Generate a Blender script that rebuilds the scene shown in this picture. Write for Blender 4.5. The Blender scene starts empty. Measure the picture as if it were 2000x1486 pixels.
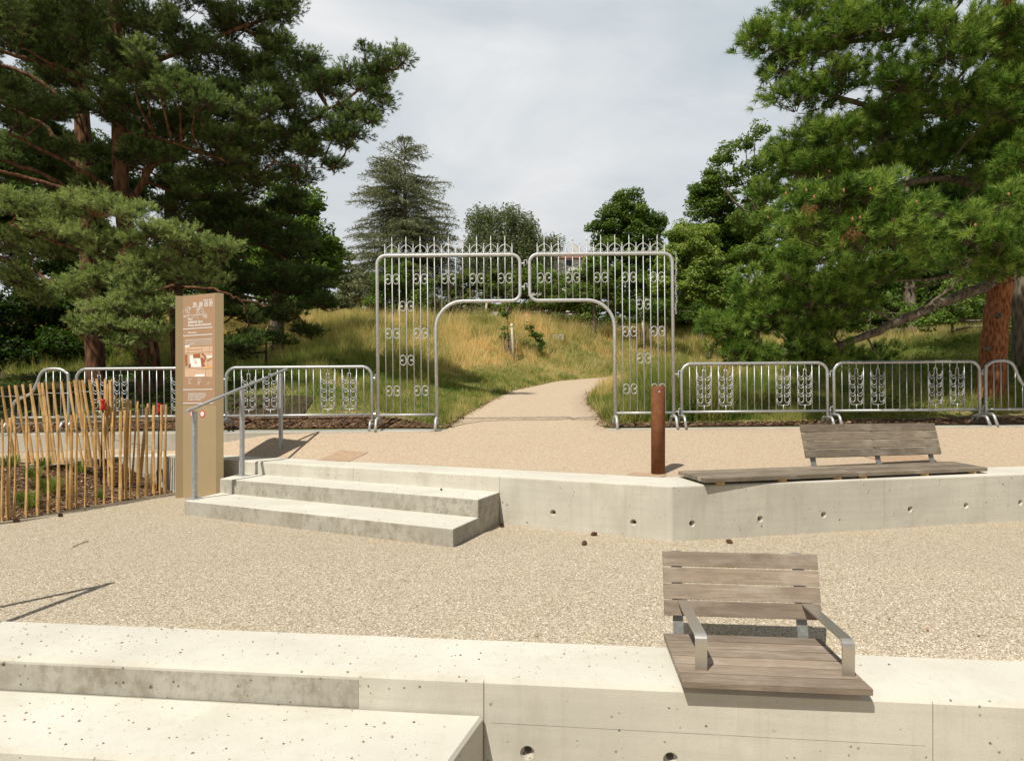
import bpy, bmesh, math, random
import numpy as np
from mathutils import Vector, Matrix

S = bpy.context.scene
C = S.collection
rng = np.random.default_rng(11)
random.seed(5)

# ------------------------------------------------------------------ camera model
F, HY, ZC = 1240.0, 795.0, 1.32          # focal length in photo pixels, horizon row, eye height


def P(px, py, z):
    """point of the horizontal plane z seen at a photo pixel"""
    y = F * (ZC - z) / (py - HY)
    return ((px - 1000) / F * y, y, z)


def W(px, py, y):
    """point at distance y seen at a photo pixel"""
    return ((px - 1000) / F * y, y, ZC + (HY - py) / F * y)


cam = bpy.data.cameras.new('camera')
cam_o = bpy.data.objects.new('camera', cam)
C.objects.link(cam_o)
cam_o.location = (0, 0, ZC)
cam_o.rotation_euler = (math.radians(90), 0, 0)
cam.sensor_width = 36
cam.lens = F / 2000 * 36
cam.shift_y = 52 / 2000
cam.clip_end = 2000
S.camera = cam_o

# ------------------------------------------------------------------ light
SUN = Vector((-0.38, -0.55, 1.0)).normalized()
sun = bpy.data.lights.new('sun', 'SUN')
sun.energy = 5.0
sun.angle = math.radians(0.6)
sun.color = (1.0, 0.955, 0.855)
sun_o = bpy.data.objects.new('sun', sun)
C.objects.link(sun_o)
sun_o.rotation_euler = (-SUN).to_track_quat('-Z', 'Y').to_euler()
sun_o.location = (-20, -20, 40)

w = bpy.data.worlds.new('World')
S.world = w
w.use_nodes = True
nt = w.node_tree
nt.nodes.clear()
out = nt.nodes.new('ShaderNodeOutputWorld')
bg = nt.nodes.new('ShaderNodeBackground')
bg.inputs['Strength'].default_value = 0.1
sky = nt.nodes.new('ShaderNodeTexSky')
sky.sky_type = 'NISHITA'
sky.sun_disc = False
sky.sun_elevation = math.asin(SUN.z)
sky.sun_rotation = math.atan2(SUN.x, SUN.y)
tc = nt.nodes.new('ShaderNodeTexCoord')
mp = nt.nodes.new('ShaderNodeMapping')
mp.inputs['Scale'].default_value = (1.0, 1.0, 2.6)
mp.inputs['Location'].default_value = (0.35, 0.1, 0.2)
nz = nt.nodes.new('ShaderNodeTexNoise')
nz.inputs['Scale'].default_value = 1.9
nz.inputs['Detail'].default_value = 7
nz.inputs['Roughness'].default_value = 0.55
nz.inputs['Distortion'].default_value = 0.4
cr = nt.nodes.new('ShaderNodeValToRGB')
cr.color_ramp.elements[0].position = 0.30
cr.color_ramp.elements[0].color = (5.1, 5.85, 6.3, 1)
cr.color_ramp.elements[1].position = 0.66
cr.color_ramp.elements[1].color = (8.5, 8.5, 8.55, 1)
sep = nt.nodes.new('ShaderNodeSeparateXYZ')
# a cloud bank in front of the viewer, broken blue sky overhead and behind
mr = nt.nodes.new('ShaderNodeMapRange')
mr.interpolation_type = 'SMOOTHSTEP'
mr.inputs['From Min'].default_value = -0.55
mr.inputs['From Max'].default_value = 0.45
mr.inputs['To Min'].default_value = 0.72
mr.inputs['To Max'].default_value = 0.96
mz = nt.nodes.new('ShaderNodeMapRange')
mz.interpolation_type = 'SMOOTHSTEP'
mz.inputs['From Min'].default_value = 0.0
mz.inputs['From Max'].default_value = 0.42
mz.inputs['To Min'].default_value = 0.76
mz.inputs['To Max'].default_value = 1.02
mulc = nt.nodes.new('ShaderNodeMixRGB')
mulc.blend_type = 'MULTIPLY'
mulc.inputs[0].default_value = 1
mixs = nt.nodes.new('ShaderNodeMixRGB')
md_ = nt.nodes.new('ShaderNodeMapRange')          # unseen cloud behind the viewer, darkened to lower the fill light
md_.interpolation_type = 'SMOOTHSTEP'
md_.inputs['From Min'].default_value = -0.3
md_.inputs['From Max'].default_value = 0.75
md_.inputs['To Min'].default_value = 0.36
md_.inputs['To Max'].default_value = 1.0
mul2 = nt.nodes.new('ShaderNodeMixRGB')
mul2.blend_type = 'MULTIPLY'
mul2.inputs[0].default_value = 1
L = nt.links.new
L(tc.outputs['Generated'], mp.inputs[0])
L(mp.outputs[0], nz.inputs['Vector'])
L(nz.outputs[0], cr.inputs[0])
L(tc.outputs['Generated'], sep.inputs[0])
L(sep.outputs['Y'], mr.inputs['Value'])
L(sep.outputs['Z'], mz.inputs['Value'])
L(cr.outputs[0], mulc.inputs[1])
L(mz.outputs[0], mulc.inputs[2])
L(mr.outputs[0], mixs.inputs[0])
L(sky.outputs[0], mixs.inputs[1])
L(sep.outputs['Y'], md_.inputs['Value'])
L(mulc.outputs[0], mul2.inputs[1])
L(md_.outputs[0], mul2.inputs[2])
L(mul2.outputs[0], mixs.inputs[2])
L(mixs.outputs[0], bg.inputs['Color'])
L(bg.outputs[0], out.inputs[0])

S.view_settings.view_transform = 'Standard'
S.view_settings.look = 'None'
S.view_settings.gamma = 1
S.view_settings.exposure = 0.03
S.cycles.max_bounces = 8
S.cycles.diffuse_bounces = 3
S.cycles.transmission_bounces = 4
S.cycles.use_adaptive_sampling = True


# ------------------------------------------------------------------ materials
class NM:
    """small helper round one material's node tree"""

    def __init__(self, name):
        self.m = bpy.data.materials.new(name)
        self.m.use_nodes = True
        self.t = self.m.node_tree
        self.b = self.t.nodes['Principled BSDF']
        self.o = self.t.nodes['Material Output']
        self.tc = self.t.nodes.new('ShaderNodeTexCoord')

    def n(self, kind, **kw):
        nd = self.t.nodes.new(kind)
        for k, v in kw.items():
            if k in nd.inputs.keys():
                nd.inputs[k].default_value = v
            else:
                setattr(nd, k, v)
        return nd

    def l(self, a, b):
        self.t.links.new(a, b)

    def noise(self, scale, detail=4, rough=0.55, stretch=None, dist=0.0, coord='Object'):
        nd = self.n('ShaderNodeTexNoise', Scale=scale, Detail=detail, Roughness=rough, Distortion=dist)
        self.l(self.coord(coord, stretch), nd.inputs['Vector'])
        return nd.outputs[0]

    def coord(self, coord='Object', stretch=None):
        v = self.tc.outputs[coord]
        if stretch is not None:
            m = self.n('ShaderNodeMapping')
            m.inputs['Scale'].default_value = stretch
            self.l(v, m.inputs[0])
            v = m.outputs[0]
        return v

    def voro(self, scale, feature='F1', out='Distance', stretch=None, rnd=1.0):
        nd = self.n('ShaderNodeTexVoronoi', feature=feature, Scale=scale, Randomness=rnd)
        self.l(self.coord('Object', stretch), nd.inputs['Vector'])
        return nd.outputs[out]

    def ramp(self, fac, stops):
        nd = self.n('ShaderNodeValToRGB')
        e = nd.color_ramp.elements
        while len(e) < len(stops):
            e.new(0.5)
        for el, (p, c) in zip(e, stops):
            el.position = p
            el.color = tuple(c) + (1,) if len(c) == 3 else c
        self.l(fac, nd.inputs[0])
        return nd.outputs[0]

    def mix(self, fac, a, b, blend='MIX'):
        nd = self.n('ShaderNodeMixRGB', blend_type=blend)
        for i, x in ((0, fac), (1, a), (2, b)):
            if isinstance(x, (int, float)):
                nd.inputs[i].default_value = x
            elif isinstance(x, tuple):
                nd.inputs[i].default_value = x + (1,)
            else:
                self.l(x, nd.inputs[i])
        return nd.outputs[0]

    def maprange(self, v, a, b, c=0.0, d=1.0):
        nd = self.n('ShaderNodeMapRange')
        for i, x in enumerate((a, b, c, d)):
            nd.inputs[i + 1].default_value = x
        self.l(v, nd.inputs[0])
        return nd.outputs[0]

    def bump(self, h, strength=0.3, dist=0.01):
        nd = self.n('ShaderNodeBump', Strength=strength, Distance=dist)
        self.l(h, nd.inputs['Height'])
        self.l(nd.outputs[0], self.b.inputs['Normal'])

    def fin(self, col, rough=0.8, metal=0.0, spec=0.3):
        if isinstance(col, tuple):
            self.b.inputs['Base Color'].default_value = col + (1,)
        else:
            self.l(col, self.b.inputs['Base Color'])
        if isinstance(rough, (int, float)):
            self.b.inputs['Roughness'].default_value = rough
        else:
            self.l(rough, self.b.inputs['Roughness'])
        self.b.inputs['Metallic'].default_value = metal
        self.b.inputs['Specular IOR Level'].default_value = spec
        return self.m


def plain(name, col, rough=0.7, metal=0.0, var=0.12, scale=6.0):
    m = NM(name)
    n = m.noise(scale, 5)
    k = m.ramp(n, [(0.25, tuple(c * (1 - var) for c in col)), (0.75, tuple(min(1, c * (1 + var)) for c in col))])
    return m.fin(k, rough, metal)


def concrete(name, light, dark, stain, stain_amt, pits=0.5, mottle=0.0):
    m = NM(name)
    a = m.noise(1.3, 6, 0.6)
    col = m.ramp(a, [(0.3, dark), (0.68, light)])
    # formwork streaks along the length
    b = m.noise(3.0, 5, 0.6, (0.35, 0.35, 6.0), 0.3)
    col = m.mix(m.maprange(b, 0.42, 0.75, 0, 0.30), col, tuple(c * 0.80 for c in dark))
    dr_ = m.noise(2.0, 6, 0.65, (7.0, 7.0, 0.35), 0.2)
    col = m.mix(m.maprange(dr_, 0.52, 0.74, 0, 0.32), col, stain)
    # weather stains
    s = m.noise(2.2, 8, 0.68, (1.0, 1.0, 0.55), 0.6)
    col = m.mix(m.maprange(s, 0.50, 0.66, 0, stain_amt), col, stain)
    if mottle:
        q = m.noise(13, 9, 0.74, (1.0, 1.0, 0.7), 0.25)
        q2 = m.noise(1.1, 3, 0.5)
        f = m.mix(1.0, m.maprange(q, 0.46, 0.62, 0, 1), m.maprange(q2, 0.38, 0.62, 0.35, 1), 'MULTIPLY')
        col = m.mix(m.mix(1.0, f, (mottle,) * 3, 'MULTIPLY'), col, stain)
        q3 = m.noise(19, 6, 0.7, (1, 1, 0.6))
        col = m.mix(m.maprange(q3, 0.55, 0.75, 0, 0.35), col, light)
    g = m.noise(110, 3, 0.7)
    col = m.mix(m.maprange(g, 0.35, 0.75, 0, 0.22), col, tuple(c * 0.72 for c in dark))
    # blow holes
    rag = m.maprange(m.noise(85, 3, 0.7), 0.25, 0.75, -0.09, 0.09)

    def ragged(d, k):
        nd = m.n('ShaderNodeMath', operation='MULTIPLY_ADD')
        m.l(rag, nd.inputs[0])
        nd.inputs[1].default_value = k
        m.l(d, nd.inputs[2])
        return nd.outputs[0]
    v = ragged(m.voro(26), 1.0)
    sel = m.noise(9, 2)
    hole = m.maprange(v, 0.12, 0.20, 1, 0)
    hole = m.mix(1.0, hole, m.maprange(sel, 0.55, 0.61, 0, 1), 'MULTIPLY')
    v2 = ragged(m.voro(9), 0.55)
    sel2 = m.noise(3.1, 2)
    hole2 = m.mix(1.0, m.maprange(v2, 0.075, 0.11, 1, 0), m.maprange(sel2, 0.57, 0.63, 0, 1), 'MULTIPLY')
    hole = m.mix(1.0, hole, hole2, 'ADD')
    col = m.mix(m.mix(1.0, hole, (pits, pits, pits), 'MULTIPLY'), col, (0.05, 0.045, 0.035))
    h = m.mix(0.5, g, m.mix(1.0, (0.9, 0.9, 0.9), hole, 'SUBTRACT'))
    m.bump(h, 0.35, 0.006)
    return m.fin(col, 0.85, 0, 0.25)


def gravel(name, cols, scale, stain=None, bump=0.9, bdist=0.01, fine=0.0):
    m = NM(name)
    nd = m.n('ShaderNodeTexVoronoi', Scale=scale)
    m.l(m.coord('Object', (1, 1, 1)), nd.inputs['Vector'])
    sp = m.n('ShaderNodeSeparateColor')
    m.l(nd.outputs['Color'], sp.inputs[0])
    col = m.ramp(sp.outputs[0], cols)
    edge = m.maprange(nd.outputs['Distance'], 0.30, 0.80, 0, 0.75)
    col = m.mix(edge, col, tuple(c * 0.42 for c in cols[1][1]))
    nd2 = m.n('ShaderNodeTexVoronoi', Scale=scale * 2.3)
    m.l(m.coord('Object'), nd2.inputs['Vector'])
    sp2 = m.n('ShaderNodeSeparateColor')
    m.l(nd2.outputs['Color'], sp2.inputs[0])
    col = m.mix(0.30, col, m.ramp(sp2.outputs[1], cols))
    cl = m.noise(scale * 0.30, 3, 0.6)
    col = m.mix(m.maprange(cl, 0.40, 0.70, 0.0, 0.30), col, tuple(c * 0.55 for c in cols[1][1]))
    big = m.noise(0.9, 5, 0.6)
    col = m.mix(m.maprange(big, 0.35, 0.75, 0.0, 0.22), col, stain or tuple(c * 0.7 for c in cols[2][1]))
    if fine:
        f = m.noise(55, 4, 0.7)
        col = m.mix(m.maprange(f, 0.3, 0.7, 0, fine), col, tuple(c * 0.66 for c in cols[1][1]))
    h = m.mix(0.5, m.maprange(nd.outputs['Distance'], 0, 0.8, 1, 0), m.maprange(nd2.outputs['Distance'], 0, 0.8, 1, 0))
    m.bump(h, bump, bdist)
    return m.fin(col, 0.9, 0, 0.2)


def wood(name, cols, along='x', island=True, rough=0.75, gscale=1.0):
    m = NM(name)
    st = {'x': (1.6, 26, 26), 'z': (26, 26, 1.6)}[along]
    st = tuple(v * gscale for v in st)
    geo0 = m.n('ShaderNodeNewGeometry')
    rv = m.n('ShaderNodeVectorMath', operation='SCALE')
    rv.inputs[0].default_value = (1.7, 3.1, 2.3)
    m.l(m.maprange(geo0.outputs['Random Per Island'], 0, 1, 0, 37), rv.inputs['Scale'])
    av = m.n('ShaderNodeVectorMath', operation='ADD')
    m.l(m.tc.outputs['Object'], av.inputs[0])
    m.l(rv.outputs[0], av.inputs[1])

    def gn(scale, detail, rough, stretch, dist):
        mp_ = m.n('ShaderNodeMapping')
        mp_.inputs['Scale'].default_value = stretch
        m.l(av.outputs[0], mp_.inputs[0])
        nd = m.n('ShaderNodeTexNoise', Scale=scale, Detail=detail, Roughness=rough, Distortion=dist)
        m.l(mp_.outputs[0], nd.inputs['Vector'])
        return nd.outputs[0]
    g = gn(1.6, 8, 0.7, st, 1.4)
    col = m.ramp(g, [(0.25, cols[0]), (0.5, cols[1]), (0.78, cols[2])])
    blot = gn(2.6, 5, 0.65, (1.3, 2.5, 2.5), 0.5)
    col = m.mix(m.maprange(blot, 0.42, 0.70, 0, 0.55), col, tuple(c * 0.60 for c in cols[1]))
    pale = gn(1.9, 4, 0.6, (1.6, 3, 3), 0.3)
    col = m.mix(m.maprange(pale, 0.50, 0.72, 0, 0.5), col, tuple(min(1, (c + 0.06) * 1.12) for c in cols[2]))
    if island:
        geo = m.n('ShaderNodeNewGeometry')
        r = m.maprange(geo.outputs['Random Per Island'], 0, 1, 0.70, 1.22)
        cmb = m.n('ShaderNodeCombineColor')
        for i in range(3):
            m.l(r, cmb.inputs[i])
        col = m.mix(1.0, col, cmb.outputs[0], 'MULTIPLY')
    m.bump(g, 0.35, 0.003)
    return m.fin(col, rough, 0, 0.3)


def leaf(name, dark, mid, light, trans=0.28, rough=0.55):
    """foliage: a per-leaf tone stored on the mesh picks the leaf's own colour"""
    m = NM(name)
    at = m.n('ShaderNodeAttribute', attribute_name='tone')
    col = m.ramp(at.outputs['Fac'], [(0.0, dark), (0.5, mid), (1.0, light)])
    m.fin(col, rough, 0, 0.16)
    tr = m.n('ShaderNodeBsdfTranslucent')
    m.l(m.mix(1.0, col, (1.25, 1.3, 0.7), 'MULTIPLY'), tr.inputs[0])
    mx = m.n('ShaderNodeMixShader')
    mx.inputs[0].default_value = trans
    m.l(m.b.outputs[0], mx.inputs[1])
    m.l(tr.outputs[0], mx.inputs[2])
    m.l(mx.outputs[0], m.o.inputs[0])
    return m.m


def galv(name, base=(0.56, 0.575, 0.59), rough=0.42, metal=0.55):
    m = NM(name)
    v = m.voro(60, out='Color')
    sp = m.n('ShaderNodeSeparateColor')
    m.l(v, sp.inputs[0])
    col = m.ramp(sp.outputs[0], [(0, tuple(c * 0.82 for c in base)), (1, tuple(min(1, c * 1.15) for c in base))])
    n = m.noise(7, 5)
    col = m.mix(m.maprange(n, 0.45, 0.8, 0, 0.35), col, tuple(c * 0.62 for c in base))
    return m.fin(col, m.maprange(n, 0.3, 0.7, rough - 0.08, rough + 0.12), metal, 0.4)


def bark(name, cols, sc=1.0, bump=0.9):
    m = NM(name)
    n = m.noise(4 * sc, 8, 0.7, (2.4, 2.4, 0.55), 1.2)
    v = m.voro(7 * sc, stretch=(1.6, 1.6, 0.45))
    f = m.mix(0.5, n, v)
    col = m.ramp(f, [(0.25, cols[0]), (0.45, cols[1]), (0.65, cols[2])])
    m.bump(f, bump, 0.03)
    return m.fin(col, 0.9, 0, 0.15)


M = {}
M['concrete'] = concrete('concrete', (0.615, 0.58, 0.495), (0.48, 0.45, 0.38), (0.34, 0.31, 0.235), 0.34, 0.75)
M['concrete_top'] = concrete('concrete_top', (0.66, 0.63, 0.55), (0.56, 0.53, 0.455), (0.46, 0.42, 0.325), 0.26, 0.15)
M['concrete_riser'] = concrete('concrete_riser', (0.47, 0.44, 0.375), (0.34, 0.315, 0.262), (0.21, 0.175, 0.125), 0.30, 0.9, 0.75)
M['concrete_kerb'] = concrete('concrete_kerb', (0.52, 0.48, 0.41), (0.40, 0.37, 0.31), (0.28, 0.24, 0.18), 0.35, 0.6)
gc = [(0.0, (0.12, 0.095, 0.065)), (0.2, (0.39, 0.31, 0.21)), (0.5, (0.60, 0.49, 0.345)), (0.75, (0.75, 0.65, 0.49)), (1.0, (0.90, 0.85, 0.74))]
M['gravel'] = gravel('gravel', gc, 92, (0.48, 0.385, 0.26), 0.7, 0.010)
pc = [(0.0, (0.34, 0.255, 0.175)), (0.15, (0.50, 0.38, 0.265)), (0.5, (0.59, 0.46, 0.325)), (0.85, (0.65, 0.52, 0.38)), (1.0, (0.70, 0.60, 0.47))]
M['plaza'] = gravel('plaza', pc, 70, (0.42, 0.31, 0.22), 0.35, 0.006, 0.25)
M['path'] = gravel('path', pc, 60, (0.47, 0.36, 0.25), 0.3, 0.006, 0.15)
mc = [(0.0, (0.05, 0.028, 0.016)), (0.3, (0.16, 0.085, 0.044)), (0.6, (0.27, 0.155, 0.085)), (0.85, (0.38, 0.24, 0.14)), (1.0, (0.50, 0.36, 0.22))]
M['mulch'] = gravel('mulch', mc, 34, (0.06, 0.035, 0.02), 1.0, 0.03)
M['lower'] = gravel('lower', gc, 60, (0.4, 0.3, 0.2), 0.6, 0.01)
M['bench_wood'] = wood('bench_wood', [(0.15, 0.110, 0.078), (0.27, 0.210, 0.158), (0.375, 0.310, 0.245)])
M['bench_wood_grey'] = wood('bench_wood_grey', [(0.115, 0.09, 0.062), (0.20, 0.162, 0.117), (0.29, 0.242, 0.182)])
M['chestnut'] = wood('chestnut', [(0.31, 0.175, 0.056), (0.57, 0.345, 0.128), (0.71, 0.48, 0.21)], 'z')
M['old_pale'] = wood('old_pale', [(0.10, 0.075, 0.05), (0.20, 0.155, 0.10), (0.31, 0.25, 0.17)], 'z')
M['galv'] = galv('galvanised', (0.47, 0.48, 0.485))
M['galv_pale'] = galv('galvanised_pale', (0.52, 0.525, 0.52), 0.52, 0.4)
M['stainless'] = plain('stainless', (0.56, 0.525, 0.465), 0.36, 0.85, 0.05, 30)
M['support'] = galv('support_steel', (0.30, 0.30, 0.28), 0.45, 0.5)
M['wire'] = galv('wire', (0.34, 0.33, 0.31), 0.5, 0.6)
M['dark_steel'] = plain('dark_steel', (0.035, 0.04, 0.04), 0.5, 0.3)
M['lamp_glass'] = plain('lamp_glass', (0.45, 0.5, 0.5), 0.2)


def corten():
    m = NM('corten')
    n = m.noise(9, 8, 0.7)
    col = m.ramp(n, [(0.3, (0.13, 0.045, 0.018)), (0.55, (0.205, 0.078, 0.032)), (0.75, (0.27, 0.115, 0.05))])
    s = m.noise(16, 6, 0.75, (1, 1, 0.4), 2.0)
    col = m.mix(m.maprange(s, 0.66, 0.74, 0, 0.5), col, (0.36, 0.22, 0.14))
    m.bump(n, 0.3, 0.003)
    return m.fin(col, 0.75, 0.1)


M['corten'] = corten()
M['plate'] = plain('cover_plate', (0.38, 0.265, 0.175), 0.8, 0, 0.2, 12)
M['sign_bronze'] = plain('sign_bronze', (0.40, 0.305, 0.175), 0.45, 0.15, 0.05, 1.5)
M['sign_brown'] = plain('sign_brown', (0.38, 0.235, 0.145), 0.5, 0.0, 0.04, 2)
M['ink_white'] = plain('ink_white', (0.82, 0.80, 0.76), 0.6, 0, 0.02)
M['ink_grey'] = plain('ink_grey', (0.28, 0.23, 0.18), 0.6, 0, 0.02)
M['map_paper'] = plain('map_paper', (0.62, 0.42, 0.28), 0.6, 0, 0.08, 30)
M['map_brown'] = plain('map_brown', (0.34, 0.12, 0.05), 0.6, 0, 0.05)
M['map_orange'] = plain('map_orange', (0.75, 0.36, 0.10), 0.6, 0, 0.05)
M['red'] = plain('red_paint', (0.62, 0.03, 0.03), 0.45, 0, 0.08)
M['cap_red'] = plain('cap_red', (0.55, 0.022, 0.025), 0.4, 0, 0.1, 20)
M['orange'] = plain('orange', (0.75, 0.12, 0.035), 0.5, 0, 0.1)
M['white'] = plain('white_paint', (0.72, 0.71, 0.68), 0.7, 0, 0.05)
M['cream_wall'] = plain('cream_wall', (0.66, 0.63, 0.56), 0.9, 0, 0.06, 2)
M['roof_tile'] = plain('roof_tile', (0.20, 0.10, 0.065), 0.85, 0, 0.25, 8)
M['window'] = plain('window_glass', (0.05, 0.06, 0.07), 0.15)
M['shutter'] = plain('shutter', (0.20, 0.24, 0.27), 0.6)
M['needle_scots'] = leaf('needle_scots', (0.018, 0.038, 0.010), (0.116, 0.176, 0.050), (0.335, 0.40, 0.152), 0.28)
M['needle_long'] = leaf('needle_long', (0.014, 0.038, 0.005), (0.085, 0.168, 0.022), (0.305, 0.410, 0.088), 0.28)
M['needle_cedar'] = leaf('needle_cedar', (0.068, 0.080, 0.039), (0.153, 0.168, 0.086), (0.271, 0.275, 0.151), 0.2)
M['leaf_dark'] = leaf('leaf_dark', (0.018, 0.042, 0.006), (0.061, 0.118, 0.013), (0.158, 0.225, 0.034), 0.32)
M['leaf_mid'] = leaf('leaf_mid', (0.032, 0.064, 0.010), (0.097, 0.162, 0.025), (0.215, 0.280, 0.059), 0.35)
M['leaf_light'] = leaf('leaf_light', (0.054, 0.105, 0.017), (0.169, 0.255, 0.045), (0.350, 0.410, 0.105), 0.35)
M['leaf_birch'] = leaf('leaf_birch', (0.075, 0.105, 0.038), (0.150, 0.188, 0.076), (0.25, 0.285, 0.13), 0.35)
M['leaf_hedge'] = leaf('leaf_hedge', (0.024, 0.052, 0.008), (0.080, 0.132, 0.022), (0.24, 0.26, 0.055), 0.3)
M['grass'] = leaf('grass_blades', (0.070, 0.155, 0.020), (0.32, 0.325, 0.095), (0.80, 0.60, 0.33), 0.45, 0.7)
M['chips'] = leaf('wood_chips', (0.08, 0.042, 0.022), (0.30, 0.165, 0.085), (0.58, 0.42, 0.26), 0.0, 0.9)
M['stones'] = leaf('stones', (0.17, 0.135, 0.098), (0.52, 0.425, 0.318), (0.80, 0.73, 0.62), 0.0, 0.9)
M['shade_toned_litter'] = gravel('shade_toned_litter', [(0.0, (0.02, 0.014, 0.008)), (0.3, (0.055, 0.036, 0.018)), (0.6, (0.085, 0.058, 0.030)), (0.85, (0.12, 0.088, 0.045)), (1.0, (0.19, 0.14, 0.08))], 26, (0.035, 0.045, 0.012), 0.9, 0.03)  # ground tone kept dark so the floor under the pines reads as shaded
M['crumbs'] = leaf('crumbs', (0.16, 0.12, 0.08), (0.36, 0.25, 0.15), (0.52, 0.42, 0.30), 0.0, 0.9)
M['cone_scale'] = plain('cone_scale', (0.13, 0.07, 0.04), 0.8, 0, 0.3, 40)
M['dead'] = leaf('dead_needles', (0.13, 0.06, 0.022), (0.23, 0.11, 0.045), (0.32, 0.18, 0.08), 0.1)
M['bark_orange'] = bark('bark_orange', [(0.028, 0.015, 0.009), (0.105, 0.052, 0.028), (0.195, 0.105, 0.058)])
M['bark_red'] = bark('bark_red', [(0.08, 0.028, 0.012), (0.24, 0.088, 0.038), (0.37, 0.165, 0.08)], 2.2)
M['twig'] = plain('twig_bark', (0.075, 0.052, 0.034), 0.9, 0, 0.3, 8)
M['bark_grey'] = bark('bark_grey', [(0.045, 0.036, 0.026), (0.13, 0.105, 0.075), (0.23, 0.19, 0.14)], 1.4)
M['bark_pale'] = bark('bark_pale', [(0.16, 0.13, 0.09), (0.32, 0.27, 0.19), (0.46, 0.40, 0.30)], 2)
M['stake'] = wood('stake_wood', [(0.38, 0.30, 0.20), (0.56, 0.47, 0.34), (0.68, 0.60, 0.46)], 'z')


def soil():
    m = NM('meadow')
    a = m.noise(0.6, 6, 0.6)
    b = m.noise(24, 5, 0.7)
    col = m.ramp(a, [(0.3, (0.10, 0.14, 0.028)), (0.5, (0.25, 0.24, 0.07)), (0.68, (0.48, 0.36, 0.17))])
    col = m.mix(m.maprange(b, 0.35, 0.7, 0, 0.6), col, (0.04, 0.05, 0.014))
    m.bump(b, 0.8, 0.05)
    return m.fin(col, 0.95, 0, 0.1)


M['meadow'] = soil()


# ------------------------------------------------------------------ object helpers
def tag(o, label=None, cat=None, group=None, kind=None):
    if label:
        o['label'] = label
    if cat:
        o['category'] = cat
    if group:
        o['group'] = group
    if kind:
        o['kind'] = kind
    return o


def thing(name, label, cat, loc=(0, 0, 0), rot=(0, 0, 0), group=None):
    o = bpy.data.objects.new(name, None)
    o.empty_display_size = 0.2
    C.objects.link(o)
    o.location = loc
    o.rotation_euler = rot
    return tag(o, label, cat, group)


def kids(o):
    return [c for c in bpy.data.objects if c.parent == o]


def copy_tree(o, parent=None):
    c = o.copy()
    C.objects.link(c)
    if parent is not None:
        c.parent = parent
    for ch in kids(o):
        copy_tree(ch, c)
    return c


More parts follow.
